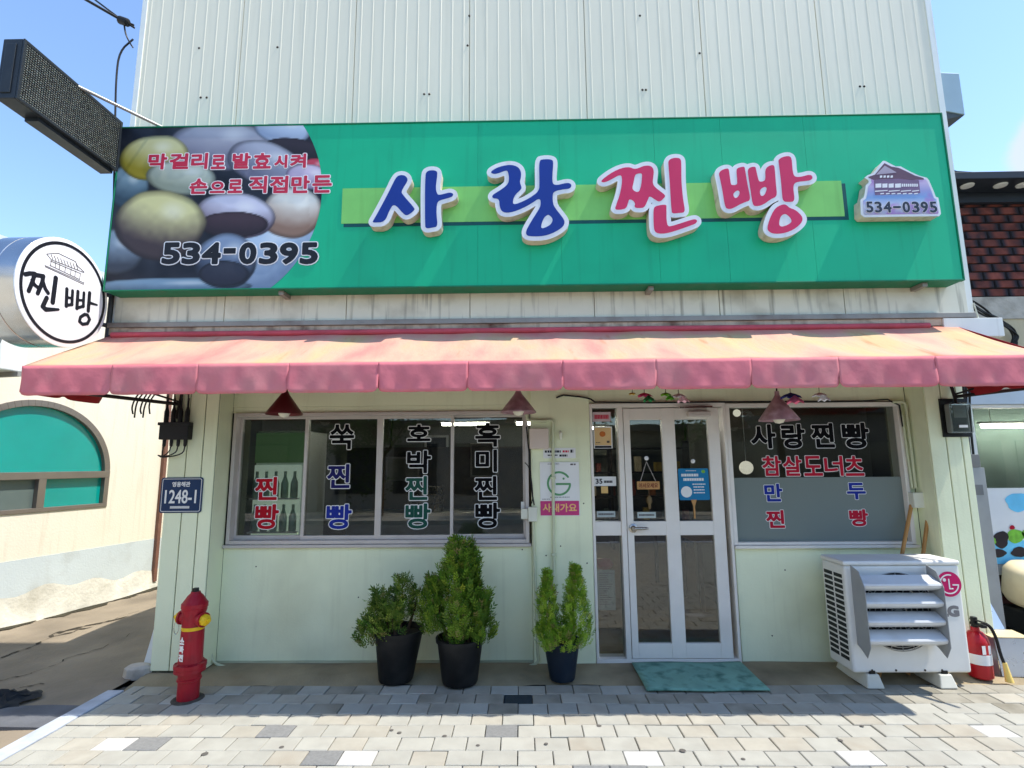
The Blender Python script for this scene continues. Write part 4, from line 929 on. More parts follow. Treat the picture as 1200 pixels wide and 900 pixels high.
nbox(MB(), sw_l + .06, sm - .03, -.055, -.045, zb_w + .045, zw - .05).obj('grey_pane', mat('grey_glass', (92, 104, 102), .1, var=.05, spec=.6), aw_)
# outdoor unit on the house wall
s1u, z0u = nsz(30, 437, .36); z1u = z0u + .62; s0u = s1u - .85
m_acw = mat('unit_white', (222, 221, 214), .45, var=.03, dirt=((180, 174, 160), .2, 4))
m_blk = mat('plastic_black', (20, 20, 20), .5)
ou = thing('outdoor_unit', 'white air conditioner unit on a bracket on the cream house wall', 'air conditioner', npnt((s0u + s1u) / 2, .2, z0u))
nbox(MB(), s0u, s1u, .06, .36, z0u, z1u).obj('casing', m_acw, ou, bevel=.012)
fc = npnt(s0u + .34, .362, z0u + .33); b = MB()
for r in (.06, .1, .14, .18, .22, .25): b.tube([fc + ND * r * math.cos(t) + Vector((0, 0, r * math.sin(t))) for t in np.linspace(0, 2 * math.pi, 37)], .004, 5, False)
for t in np.linspace(0, math.pi, 12, endpoint=False): b.tube([fc - ND * .25 * math.cos(t) - Vector((0, 0, .25 * math.sin(t))), fc + ND * .25 * math.cos(t) + Vector((0, 0, .25 * math.sin(t)))], .003, 5)
b.obj('fan_grille', mat('grille_grey', (150, 150, 146), .5), ou)
MB().lathe([(.26, 0), (.26, .001)], fc - NN * .0015, NN, 40).obj('fan_opening', m_blk, ou)
nbox(MB(), s0u, s0u + .04, .0, .4, z0u - .05, z0u - .002).obj('bracket', m_steel, ou); nbox(MB(), s1u - .1, s1u - .06, .0, .4, z0u - .05, z0u - .002).obj('bracket', m_steel, ou)

# ================================================================ RIGHT NEIGHBOUR
YN = .35
m_beige = mat('beige_render', (196, 182, 150), .85, var=.07, bump=.003, bscale=40, streak=((120, 108, 84), .4))
m_stone = mat('old_stone_render', (186, 178, 164), .9, var=.18, scale=7, bump=.01, bscale=18, dirt=((92, 84, 74), .7, 5))
m_shing = mat('shingle_brick', (116, 62, 52), .9, var=.5, scale=9, bump=.002, bscale=160, rnd=.2, dirt=((48, 46, 50), .95, 7))
m_shdark = mat('shingle_base_dark', (46, 42, 44), .95)  # plain dark backing between the shingles
rb = thing('brick_roofed_shop', 'neighbouring shop with dark red brick pattern shingles above its window', 'building', (xR + .1, YN, 0))
zs1, zs0 = Z(1165, 223, YN), Z(1165, 347, YN); ze0 = Z(1165, 209, YN - .32); xn0, xn1 = xR + .02, 9.0
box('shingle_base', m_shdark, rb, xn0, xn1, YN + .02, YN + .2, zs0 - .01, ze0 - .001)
rp = (zs1 - zs0) / 13; bw = .215; sme = {}
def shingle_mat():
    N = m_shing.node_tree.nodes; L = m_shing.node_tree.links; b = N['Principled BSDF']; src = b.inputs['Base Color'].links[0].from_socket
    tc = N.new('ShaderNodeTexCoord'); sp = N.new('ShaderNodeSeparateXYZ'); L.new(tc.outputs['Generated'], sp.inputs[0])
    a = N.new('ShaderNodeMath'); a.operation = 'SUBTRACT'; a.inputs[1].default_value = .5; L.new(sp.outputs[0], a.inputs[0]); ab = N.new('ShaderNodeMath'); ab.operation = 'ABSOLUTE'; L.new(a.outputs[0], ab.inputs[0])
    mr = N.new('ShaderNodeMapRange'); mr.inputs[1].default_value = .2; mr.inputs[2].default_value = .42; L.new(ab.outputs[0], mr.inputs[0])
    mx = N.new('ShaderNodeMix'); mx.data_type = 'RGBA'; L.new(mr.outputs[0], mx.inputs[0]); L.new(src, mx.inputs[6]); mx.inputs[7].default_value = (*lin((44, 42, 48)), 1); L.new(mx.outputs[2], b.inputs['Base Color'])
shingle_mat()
def brick_mesh(w):
    k = round(w, 3)
    if k not in sme:
        h = rp - .006; q = MB().add([(0, 0, 0), (w, 0, 0), (w, 0, h), (0, 0, h), (.006, -.022, .003), (w - .006, -.022, .003), (w - .006, -.012, h - .006), (.006, -.012, h - .006)], [(0, 1, 5, 4), (1, 2, 6, 5), (2, 3, 7, 6), (3, 0, 4, 7), (4, 5, 6, 7)])
        me = bpy.data.meshes.new('shingle'); me.from_pydata(q.v, [], q.f); me.materials.append(m_shing); sme[k] = me
    return sme[k]
for r in range(14):
    x = xn0 + .012 - (bw * .55 if r % 2 else 0)
    while x < xn1 - .05:
        w = bw - .012; xx = x
        if xx < xn0 + .012: w -= xn0 + .012 - xx; xx = xn0 + .012
        if w > .03 and xx < 7.2: link_copy(brick_mesh(w), 'shingle', rb, (xx, YN + .02 + random.uniform(-.002, .002), zs0 + (r if r < 13 else 13) * rp))
        x += bw
m_eave = mat('eave_dark', (40, 46, 54), .5, var=.1)
box('eave', m_eave, rb, xn0, xn1, YN - .32, YN + .3, ze0, ze0 + .07, bevel=.006)
box('eave_fascia', m_eave, rb, xn0 + .002, xn1, YN - .06, YN - .011, ze0 - .1, ze0 - .002)
for px in (1132, 1171, 1197): p = PY(px, 207, YN - .2); MB().lathe([(.055, 0), (.05, -.012), (.0, -.014)], (p.x, YN - .2, ze0 - .001), (0, 0, 1), 16).obj('downlight', mat('lamp_glass_white', (220, 220, 214), .4), rb)
MB().prism([(xn0, YN - .3, ze0 + .072), (xn0 + .5, YN - .3, ze0 + .072), (xn0 + .28, YN - .3, ze0 + .09), (xn0 + .1, YN - .3, ze0 + .15), (xn0, YN - .3, ze0 + .2)], (0, .5, 0)).obj('roof_flashing', m_eave, rb)
box('stone_band', m_stone, rb, xn0, xn1, YN - .012, YN + .2, Z(1165, 374, YN), zs0 - .011)
zw1, zw0 = Z(1172, 474, YN), Z(1172, 577, YN)
box('upper_wall', m_beige, rb, xn0, xn1, YN, YN + .2, zw1 + .13, Z(1165, 374, YN) - .001)
box('lintel', mat('lintel_grey_blue', (190, 200, 206), .5, var=.04), rb, xn0, xn1, YN - .03, YN + .2, zw1, zw1 + .129)
zb0, zb1_ = Z(1180, 660, YN), Z(1160, 578, YN)
xw0 = X(1146, 530, YN) - .01
wn2 = frame_rect(MB(), xw0 - .03, 7.0, zw0, zw1 - .002, YN - .01, YN + .1, .03).obj('window', m_alu, rb, bevel=.003)
MB().box(xw0, 6.97, YN + .03, YN + .036, zw0 + .03, zw1 - .03).obj('pane', m_glass, wn2)
box('pier', mat('white_render', (226, 226, 218), .7, var=.04), rb, xn0, xw0 - .032, YN - .05, YN + .2, .0, zw1 - .001)
box('room_back', mat('room_dark', (110, 128, 120), .8, var=.3, scale=1.5), rb, xn0, xn1, YN + 1.6, YN + 1.7, 0, 3); box('room_floor', m_infl, rb, xn0, xn1, YN + .21, YN + 1.6, -.02, .01)
box('room_side', m_stuccob, rb, xn0, xn0 + .05, YN + .21, YN + 1.6, .011, 3)
box('room_ceiling', m_ceil, rb, xn0 + .06, xn1, YN + .21, YN + 1.6, 2.5, 2.56)
box('apron_wall', m_beige, rb, xw0 - .03, xn1, YN + .01, YN + .2, Z(1180, 672, YN) + .004, zw0 - .001)
box('sill', mat('sill_grey', (190, 196, 198), .5), rb, xw0 - .03, xn1, YN - .06, YN + .2, Z(1180, 672, YN), zb0 + .0)
m_dbrick = mat('dark_brick', (92, 52, 46), .85, var=.3, scale=8, rnd=.25, bump=.003, bscale=90)
box('brick_backing', mat('mortar_dark', (54, 50, 48), .9), rb, xw0 - .03, xn1, YN + .012, YN + .2, 0, Z(1180, 672, YN) - .002)
zz = .01; r = 0; me_b = bpy.data.meshes.new('brick'); q = MB().box(0, .2, -.014, 0, 0, .06); me_b.from_pydata(q.v, [], q.f); me_b.materials.append(m_dbrick)
while zz < Z(1180, 672, YN) - .07:
    x = xw0 - .02 - (.1 if r % 2 else 0) + .1
    while x < 6.4: link_copy(me_b, 'brick', rb, (x, YN + .012, zz)); x += .21
    zz += .07; r += 1
p = PY(1182, 499, YN + 1.3); zt2 = p.z; t = thing('ceiling_lamp', 'lit fluorescent tube inside the brick roofed shop', 'lamp', (p.x, YN + 1.3, zt2))
MB().tube([(p.x - .3, YN + 1.3, zt2), (p.x + .6, YN + 1.3, zt2)], .024, 8).obj('tube', emit_mat('bright_tube', (255, 250, 240), 22), t); MB().box(p.x - .33, p.x + .63, YN + 1.27, YN + 1.33, zt2 + .026, zt2 + .05).obj('fitting', m_white, t)
for sx_ in (-.2, .5): MB().tube([(p.x + sx_, YN + 1.3, zt2 + .05), (p.x + sx_, YN + 1.3, 2.5)], .004, 5).obj('chain', m_alu, t)
# printed banner under that window
bn = thing('snack_banner', 'white and light blue printed banner with dark bowls under the neighbouring window', 'banner', (X(1175, 660, YN), YN - .07, zb0))
Yb = YN - .065
def bx_(px, py): q = PY(px, py, Yb); return (q.x, q.z)
x0b, x1b = X(1157, 600, Yb), X(1157, 600, Yb) + 1.9; zb_a, zb_b = zb0 + .004, Z(1165, 572, Yb)
MB().box(x0b, x1b, Yb - .004, Yb, zb_a, zb_b).obj('sheet', m_white, bn)
def blob(cx, cy, rx, ry, k=24, wob=.12):
    ph = random.uniform(0, 6); return [bx_(cx + rx * math.cos(t) * (1 + wob * math.sin(5 * t + ph)), cy + ry * math.sin(t) * (1 + wob * math.sin(3 * t + ph))) for t in np.linspace(0, 2 * math.pi, k, endpoint=False)]
m_lb2 = mat('print_sky_blue', (110, 196, 230), .5, var=.15, scale=6); m_lg = mat('print_leaf', (120, 186, 60), .5, var=.3, scale=20); m_br = mat('print_brown', (44, 34, 36), .5)
MB().box(x0b + .001, x1b - .001, Yb - .006, Yb - .0045, zb_a + .001, zb_a + .2).obj('blue_print', m_lb2, bn)
for cx, cy, rx, ry, m, y_ in ((1192, 588, 14, 11, m_lb2, .006), (1216, 590, 12, 9, m_lb2, .006), (1172, 632, 9, 10, m_br, .0075), (1190, 628, 10, 8, m_lg, .0075), (1206, 626, 9, 8, m_lg, .0075), (1170, 648, 8, 5, m_br, .009), (1193, 647, 9, 6, m_br, .009), (1220, 646, 10, 6, m_br, .009), (1162, 634, 4, 4, m_lg, .0105), (1185, 618, 3, 2.5, m_red2, .0105)):
    flat('print_shape', [blob(cx, cy, rx, ry)], .001, FRONT(Yb - y_), m, bn)

# ================================================================ THINGS ON THE SHOP FRONT
# hanging lamps
m_shade = mat('lamp_shade_maroon', (104, 44, 46), .4, .3, var=.15, dirt=((60, 40, 40), .4, 9)); m_shade2 = mat('lamp_shade_mauve', (164, 128, 134), .4, .0, var=.25, scale=14, dirt=((220, 200, 200), .4, 16)); m_bulb = mat('bulb_milk', (232, 226, 206), .35, var=.02)
m_wire = mat('cable_black', (22, 22, 24), .55, var=.1)
for px, py0, py1, hw, m, nm in ((333, 458, 486, 22, m_shade, 'maroon cone lamp hanging over the red lettered window sash'), (607.5, 458, 484, 22.5, m_shade2, 'mauve cone lamp hanging beside the pipe box on the pilaster'), (913, 463, 493, 24, m_shade2, 'silvery purple cone lamp hanging on a cord before the right window')):
    Yl = -.42; p = PY(px, py1, Yl); top = Z(px, py0, Yl); r = (X(px + hw, py1, Yl) - p.x) * .93; h = top - p.z
    t = thing('hanging_lamp', nm, 'lamp', (p.x, Yl, p.z), 'cone lamps under the awning')
    MB().lathe([(r - .006, .004), (r, 0), (r, .010), (r * .55, h * .52), (r * .22, h * .86), (.018, h), (.016, h + .03)], (p.x, Yl, p.z), (0, 0, 1), 28, cap0=False).lathe([(r - .006, .004), (r * .5, h * .5), (.02, h * .8)], (p.x, Yl, p.z), (0, 0, 1), 28, False, False).obj('shade', m, t, smooth=35)
    MB().lathe([(.001, -.035), (.03, -.028), (.044, -.004), (.044, .02), (.03, .05), (.02, .075)], (p.x, Yl, p.z + .012), (0, 0, 1), 18).obj('bulb', m_bulb, t, smooth=60)
    zc_ = zaf + (za1 - zaf) * (Yl - YA) / (YB - YA) - .02
    MB().tube([(p.x, Yl, p.z + h + .02), (p.x + .004, Yl, zc_)], .006).obj('cord', m_wire, t)
# blue address plate
pa = px_box(188, 237, 559.5, 601, YP - .006)
ap = thing('address_plate', 'navy blue house number plate reading 1248-1 on the left pillar', 'plate', ((pa[0] + pa[1]) / 2, YP, pa[2]))
def rrect(u0, u1, v0, v1, r, k=6):
    return [(cx + r * math.cos(t), cy + r * math.sin(t)) for cx, cy, t0 in ((u1 - r, v1 - r, 0), (u0 + r, v1 - r, math.pi / 2), (u0 + r, v0 + r, math.pi), (u1 - r, v0 + r, 1.5 * math.pi)) for t in np.linspace(t0, t0 + math.pi / 2, k)]
m_plate = mat('plate_navy', (12, 46, 84), .35, var=.06)
flat('plate', [rrect(*pa, .02)], .006, FRONT(YP - .001), m_plate, ap)
g = .010; flat('border_line', [rrect(pa[0] + g, pa[1] - g, pa[2] + g, pa[3] - g, .014), rrect(pa[0] + g + .004, pa[1] - g - .004, pa[2] + g + .004, pa[3] - g - .004, .011)], .0006, FRONT(YP - .0072), m_white, ap)
lettering('1248-1', (193, 230, 574, 590), YP - .0072, m_white, ap, .002, name='number', t=.0006)
lettering('영웅해관', (202, 223, 564.5, 570.5), YP - .0072, m_white, ap, .0012, name='street_name', t=.0006)
flat('small_print', [[(u, v) for u, v in ((a, px_box(200, 222, 593, 595.8, YP)[2]), (a + .0055, px_box(200, 222, 593, 595.8, YP)[2]), (a + .0055, px_box(200, 222, 593, 595.8, YP)[3]), (a, px_box(200, 222, 593, 595.8, YP)[3]))] for a in np.arange(px_box(200, 222, 593, 595, YP)[0], px_box(200, 222, 593, 595, YP)[1], .0075)], .0006, FRONT(YP - .0072), m_white, ap, kind='stuff')
# cable splice box on the left pillar
sb = px_box(188, 222, 492, 518, YP - .05)
sp_ = thing('cable_terminal', 'black cable terminal with four plugs and looping wires on the left pillar', 'cable box', ((sb[0] + sb[1]) / 2, YP, sb[2]))
box('box', m_wire, sp_, sb[0], sb[1], YP - .07, YP - .001, sb[2] + .02, sb[3] - .02, bevel=.006)
box('clamp', m_wire, sp_, sb[0] - .012, sb[1] + .012, YP - .075, YP - .03, sb[3] - .045, sb[3] - .02, bevel=.003)
for k in range(4):
    x = sb[0] + (sb[1] - sb[0]) * (.14 + .24 * k)
    MB().lathe([(.018, 0), (.018, .09), (.008, .13), (.008, .2)], (x, YP - .04, sb[3] - .022), (0, 0, 1), 12).obj('plug', m_wire, sp_, smooth=40)
    MB().lathe([(.014, 0), (.012, -.05), (.006, -.06)], (x, YP - .04, sb[2] + .022), (0, 0, 1), 12).obj('gland', m_wire, sp_, smooth=40)
    MB().tube(smooth_path([(x, YP - .04, sb[2] - .03), (x - .01, YP - .04, sb[2] - .07 - .01 * k), (sb[0] + .03, YP - .045, sb[2] - .115 - .004 * k), (sb[0] - .015, YP - .03, sb[2] - .105)]), .005).obj('wire', m_wire, sp_)
    MB().tube(smooth_path([(x, YP - .04, sb[3] + .16), (x + .005, YP - .06, sb[3] + .26), (x - .08 - .02 * k, YP - .1, sb[3] + .30 + .01 * k), (sb[0] - .16, YP - .05, sb[3] + .24)]), .006).obj('wire', m_wire, sp_)
for k in range(5):
    x = sb[0] - .08 - .035 * k; MB().tube(smooth_path([(x + .07, YP - .06, sb[3] + .27), (x + .01, YP - .07, sb[3] + .2), (x - .03, YP - .06, sb[3] + .13 - .02 * (k % 3)), (x - .02 - .02 * (k % 2), YP - .05, sb[3] + .05 - .03 * (k % 2))]), .006).obj('wire', m_wire, sp_)
# electricity meter on the right pillar
em = px_box(1104, 1137, 467, 512, YP - .02)
mt = thing('electricity_meter', 'electricity meter with clear cover on a black board on the right pillar', 'meter', ((em[0] + em[1]) / 2, YP, em[2]))
box('board', m_blk, mt, em[0], em[1], YP - .014, YP - .001, em[2], em[3], bevel=.003)
box('case', mat('meter_grey', (120, 124, 122), .4), mt, em[0] + .025, em[1] - .045, YP - .07, YP - .0145, em[2] + .03, em[3] - .045, bevel=.012)
box('dial', mat('meter_dial', (176, 180, 176), .5, var=.1), mt, em[0] + .055, em[1] - .07, YP - .0725, YP - .0705, em[2] + .15, em[3] - .065)
box('cover', glass_mat('clear_cover', (.75, .78, .76)), mt, em[0] + .02, em[1] - .04, YP - .095, YP - .073, em[2] + .028, em[3] - .04, bevel=.01)
box('label_strip', m_white, mt, em[0] + .065, em[1] - .09, YP - .097, YP - .0955, em[2] + .07, em[2] + .09)
# pipes and boxes
m_pipe = mat('cream_pipe', (200, 205, 172), .5, var=.06, dirt=((140, 138, 104), .3, 6)); m_bx = mat('box_pinkish', (206, 190, 176), .5, var=.05); m_bxc = mat('box_cream', (214, 214, 196), .5, var=.05)
Yq = -.045
def ppx(*pts, Y=Yq): return [PY(a, b, Y) for a, b in pts]
pg = thing('cream_conduit', 'cream painted pipe with elbow running down the pilaster past the poster', 'pipe', (X(648, 770, Yq), Yq, .01))
MB().tube(ppx((617, 480), (618, 491), (621, 493)) + smooth_path(ppx((640, 493), (648, 492.5), (648, 502))) + ppx((648.5, 600), (649.5, 700), (651, 776)), .013, 10).obj('pipe', m_pipe, pg, smooth=50)
for px, py in ((637, 494), (648, 560), (649, 650)): p = PY(px, py, Yq); MB().box(p.x - .022, p.x + .022, Yq - .016, -.026, p.z - .01, p.z + .01).obj('pipe_clip', m_pipe, pg, bevel=.003)
bb = px_box(620.5, 643, 502, 526, -.08); MB().box(bb[0], bb[1], -.085, -.026, bb[2], bb[3]).obj('junction_box', m_bx, loc=((bb[0] + bb[1]) / 2, -.026, bb[2]), bevel=.006, label='square pinkish junction box above the poster on the pilaster', cat='junction box')
bb = px_box(619, 629.5, 594, 611, -.05); t = thing('socket_box', 'cream outlet box with plug and black wires beside the window frame', 'outlet', ((bb[0] + bb[1]) / 2, -.03, bb[2]))
box('body', m_bxc, t, bb[0], bb[1], -.075, -.0255, bb[2], bb[3], bevel=.005); box('socket', m_bxc, t, bb[0] - .06, bb[0] - .002, -.06, -.021, bb[2] + .02, bb[3] - .015, bevel=.004)
MB().tube(smooth_path(ppx((617, 500), (621, 540), (623, 575), (626, 592), Y=-.05)), .006).tube(smooth_path(ppx((615, 542), (621, 548), (625, 580), (623, 590), Y=-.05)), .004).obj('wire', m_wire, t)
MB().tube(ppx((625, 611), (628, 700), (630, 765), Y=-.05) + smooth_path(ppx((631, 774), (626, 780), (600, 784), (560, 785), Y=-.05)), .012, 8).obj('outlet_pipe', m_pipe, t, smooth=50)
p = PY(657, 511, -.05); t = MB().tube(smooth_path([(p.x, -.026, p.z + .03), (p.x, -.06, p.z + .03), (p.x, -.062, p.z), (p.x, -.045, p.z - .03)]), [.014, .016, .014, .01], 10).obj('small_tap', m_bxc, loc=(p.x, -.026, p.z), smooth=50, label='small cream wall hook beside the junction box', cat='hook')
hose = MB().tube(smooth_path([PY(252, 600, .0) + Vector((0, -.03, 0)), PY(249, 640, -.03), PY(246, 700, -.05), PY(246, 765, -.06), PY(252, 781, -.06), PY(300, 784, -.04), PY(420, 785, -.035), PY(560, 786, -.03)]), .011, 8).obj('wall_cable', m_pipe, loc=(-2.3, -.05, .02), smooth=50, label='cream cable running down beside the window and along the wall foot', cat='cable')
MB().tube([PY(652, 466, -.03)] + smooth_path([PY(660, 463, -.045), PY(690, 466, -.045), PY(697, 471, -.045)]) + [PY(760, 472, -.04), PY(840, 471, -.04), PY(1010, 470, -.035), PY(1040, 468, -.035), PY(1054, 475, -.035), PY(1058, 500, -.035)], .007, 6).obj('door_head_cable', m_wire, loc=(1.2, -.03, 2.1), smooth=50, label='thin black cable clipped along the top of door and window', cat='cable')
rp_ = thing('right_conduit', 'pair of cream pipes with a small box beside the right window', 'pipe', (X(1066, 570, -.04), -.04, .9))
MB().tube(smooth_path(ppx((1046, 471), (1060, 470), (1062, 480), Y=-.04)) + ppx((1068, 530), (1073, 572), Y=-.04), .012, 8).tube(ppx((1057, 485), (1063, 530), (1069, 572), Y=-.035), .009, 8).obj('pipe', m_pipe, rp_, smooth=50)
bb = px_box(1068, 1081, 577, 595, -.05); box('box', m_bxc, rp_, bb[0], bb[1], -.08, .001, bb[2], bb[3], bevel=.005)
# poster and small notice on the pilaster
def plate(name, label, cat, pxb, Y, m, t=.004, **k):
    q = px_box(*pxb, Y); r = thing(name, label, cat, ((q[0] + q[1]) / 2, Y, q[2]), **k); MB().box(q[0], q[1], Y - t, Y, q[2], q[3]).obj('sheet', m, r); return r, q
def lines(r, q, Y, m, rows, name='print_line'):                           # rows: (u0,u1,v) fractions, bits of unreadable print
    lp = []
    for u0, u1, v, h in rows:
        u = u0
        while u < u1 - .01:
            w = min(random.uniform(.04, .09), u1 - u); a, b_ = q[0] + (q[1] - q[0]) * u, q[0] + (q[1] - q[0]) * (u + w * .8); c, d = q[2] + (q[3] - q[2]) * (v - h / 2), q[2] + (q[3] - q[2]) * (v + h / 2)
            lp.append([(a, c), (b_, c), (b_, d), (a, d)]); u += w
    flat(name, lp, .0006, FRONT(Y), m, r, kind='stuff')
Yp_ = -.027
po_, q = plate('smile_poster', 'white poster with a green smiling letter G over a pink strip on the pilaster', 'poster', (633, 679, 541.5, 604.5), Yp_, m_white, .006)
q2 = px_box(633.4, 678.6, 587, 604, Yp_ - .006); m_mag = mat('print_magenta', (196, 60, 120), .45, var=.1)
MB().box(q2[0], q2[1], Yp_ - .008, Yp_ - .0065, q2[2] + .001, q2[3]).obj('pink_strip', m_mag, po_)
cx_, cz_ = X(655, 566, Yp_), Z(655, 566.5, Yp_); rG = X(668, 566, Yp_) - cx_; m_gg = mat('print_green', (92, 150, 100), .45)
flat('smile_mark', stroke_outline([(np.array([(cx_ + rG * math.cos(t), cz_ + rG * math.sin(t)) for t in np.linspace(math.radians(35), math.radians(352), 40)]), .0085), (np.array([(cx_ - .02, cz_ - .005), (cx_ + rG * .98, cz_ - .005)]), .0085)], 0, .003), .0008, FRONT(Yp_ - .0065), m_gg, po_)
flat('eye_dot', [[(cx_ + rG * .42 + .009 * math.cos(t), cz_ + rG * .42 + .009 * math.sin(t)) for t in np.linspace(0, 6.28, 16)]], .0008, FRONT(Yp_ - .0065), m_gg, po_)
lettering('사새가요', (636, 676, 590, 600), Yp_ - .0085, mat('print_yellow', (236, 190, 120), .5), po_, .002, name='strip_lettering', t=.0006)
lines(po_, q, Yp_ - .0065, mat('print_grey', (96, 92, 92), .5), [(.05, .25, .31, .012), (.2, .5, .965, .012), (.78, .93, .955, .03), (.25, .75, .345, .012)])
n1, q = plate('small_notice', 'small white printed notice above the smiling poster', 'notice', (636.5, 674.5, 525, 537), Yp_, m_white)
lines(n1, q, Yp_ - .0045, m_pk, [(.05, .55, .66, .22), (.14, .45, .3, .12), (.5, .75, .26, .2)]); lines(n1, q, Yp_ - .0045, m_pr, [(.6, .8, .66, .2)]); lines(n1, q, Yp_ - .0045, m_pk, [(.84, .93, .68, .3)])
# notices on the glass
Yg = .0285
n2, q = plate('door_notice', 'pale card with red print at the top of the door sidelight', 'notice', (694.5, 715.5, 483, 494), Yg, mat('card_pink', (206, 186, 190), .5), .002); lines(n2, q, Yg - .0025, m_pr, [(.1, .9, .5, .45)])
n3, q = plate('bun_notice', 'framed tan notice with an orange picture on the door sidelight', 'notice', (695.5, 717.5, 500, 525.5), Yg, m_white, .002)
w_, h_ = q[1] - q[0], q[3] - q[2]
MB().box(q[0] + w_ * .06, q[1] - w_ * .06, Yg - .0035, Yg - .0025, q[2] + h_ * .14, q[3] - h_ * .05).obj('picture', mat('print_tan', (216, 182, 128), .5, var=.08), n3); MB().box(q[0] + w_ * .06, q[1] - w_ * .06, Yg - .0035, Yg - .0025, q[2] + h_ * .02, q[2] + h_ * .12).obj('black_strip', m_pk, n3)
flat('orange_mark', [[(q[0] + w_ * .48 + .026 * math.cos(t), q[2] + h_ * .66 + .024 * math.sin(t)) for t in np.linspace(0, 6.28, 20)]], .0006, FRONT(Yg - .0038), mat('print_orange', (190, 104, 40), .5, var=.2, scale=30), n3); lines(n3, q, Yg - .0038, m_pk, [(.12, .35, .27, .03), (.7, .85, .3, .1)])
n4, q = plate('hours_notice', 'white card with black numerals on the door sidelight', 'notice', (694.5, 722, 558.5, 569.5), Yg, m_white, .002); lettering('35', (698, 706, 561, 567), Yg - .0025, m_pk, n4, .002, name='numeral', t=.0006); lines(n4, q, Yg - .0025, m_pk, [(.48, .85, .45, .25)])
n5, q = plate('gold_sticker', 'small gold sticker below the white card on the door sidelight', 'sticker', (704.5, 712.5, 570, 578), Yg, mat('print_gold', (214, 176, 110), .4, var=.1), .002)
for a, nm in (((699.5, 721, 599, 606), 'white strip label low on the sidelight pane'),): n6, q = plate('strip_label', nm, 'label', a, Yg, mat('label_pale', (176, 188, 184), .5), .002); lines(n6, q, Yg - .0025, mat('print_grey', (96, 92, 92), .5), [(.08, .92, .5, .3)])
Yd = -.006
n7, q = plate('strip_label', 'white strip label low on the left upper pane of the door', 'label', (747, 768.5, 600, 607), Yd, mat('label_pale', (176, 188, 184), .5), .002); lines(n7, q, Yd - .0025, mat('print_grey', (96, 92, 92), .5), [(.08, .92, .5, .3)])
n8, q = plate('menu_sheet', 'grey typed sheet behind the lower sidelight pane', 'sheet', (700, 721, 668, 715), .05, mat('paper_grey', (150, 154, 150), .7), .002)
lines(n8, q, .0475, mat('print_grey', (96, 92, 92), .5), [(.12, random.uniform(.5, .9), .92 - .055 * k, .02) for k in range(15)])
MB().lathe([(.001, 0), (.07, .02), (.085, .05), (.06, .09), (.001, .1)], (X(707, 655, .2), .2, Z(707, 668, .2)), (0, 0, 1), 18).obj('red_bowl', mat('red_plastic', (170, 30, 60), .4), loc=(X(707, 655, .2), .2, Z(707, 668, .2)), smooth=60, label='red plastic bowl behind the lower sidelight pane', cat='bowl')
for k, (px, py, nm) in enumerate(((757.5, 537, 'white suction hook holding the wooden sign'), (812, 540.5, 'white suction hook above the blue placard'))): p = PY(px, py, Yd); MB().lathe([(.018, 0), (.018, .004), (.010, .008), (.008, .014)], (p.x, Yd + .001, p.z), (0, -1, 0), 18).obj('suction_hook', m_white, loc=(p.x, Yd, p.z), smooth=40, label=nm, cat='hook')
ws = px_box(746.5, 773, 564, 573.5, Yd - .012); wd = thing('welcome_sign', 'little wooden sign hanging on a chain on the door pane', 'sign', ((ws[0] + ws[1]) / 2, Yd, ws[2]))
MB().box(ws[0], ws[1], Yd - .018, Yd - .004, ws[2], ws[3]).obj('board', mat('wood_tan', (176, 132, 80), .6, var=.15, scale=20), wd, bevel=.003)
lettering('어서오세요', (748.5, 771, 566, 571.8), Yd - .0182, mat('print_redbrown', (110, 44, 30), .5), wd, .001, t=.0006)
hk = PY(757.5, 541, Yd - .012)
for xx in (ws[0] + .03, ws[1] - .03): MB().tube([hk, (xx, Yd - .01, ws[3])], .002, 5).obj('chain', m_alu2, wd)
MB().lathe([(.006, 0), (.02, -.02), (.024, -.05), (.012, -.07), (.012, -.1), (.006, -.11)], ((ws[0] + ws[1]) / 2, Yd - .026, ws[2] - .05), (0, 0, 1), 10).tube([((ws[0] + ws[1]) / 2, Yd - .012, ws[2]), ((ws[0] + ws[1]) / 2, Yd - .026, ws[2] - .05)], .002, 5).obj('tassel', mat('tassel_brown', (110, 92, 62), .7), wd, smooth=50)
fb = px_box(795.5, 831, 549, 586, Yd - .004); fp = thing('blue_placard', 'blue fan shaped placard with white print on the right upper door pane', 'placard', ((fb[0] + fb[1]) / 2, Yd, fb[2]))
flat('card', [rrect(*fb, .012)], .003, FRONT(Yd - .001), mat('print_blue', (14, 116, 162), .45, var=.05), fp)
q = fb; lines(fp, q, Yd - .0045, m_white, [(.1, .66, .79, .085), (.16, .84, .65, .085)]); lines(fp, q, Yd - .0045, m_white, [(.45, .88, .5, .035), (.48, .84, .41, .035), (.48, .84, .32, .035), (.48, .86, .23, .035), (.25, .6, .93, .02)])
flat('pale_disc', [[(q[0] + (q[1] - q[0]) * .24 + .046 * math.cos(t), q[2] + (q[3] - q[2]) * .26 + .046 * math.sin(t)) for t in np.linspace(0, 6.28, 28)]], .0006, FRONT(Yd - .0045), m_white, fp)
flat('corner_mark', [[(q[0] + (q[1] - q[0]) * .83 + .016 * math.cos(t), q[2] + (q[3] - q[2]) * .9 + .014 * math.sin(t)) for t in np.linspace(0, 6.28, 20)]], .0006, FRONT(Yd - .0045), m_lg, fp)
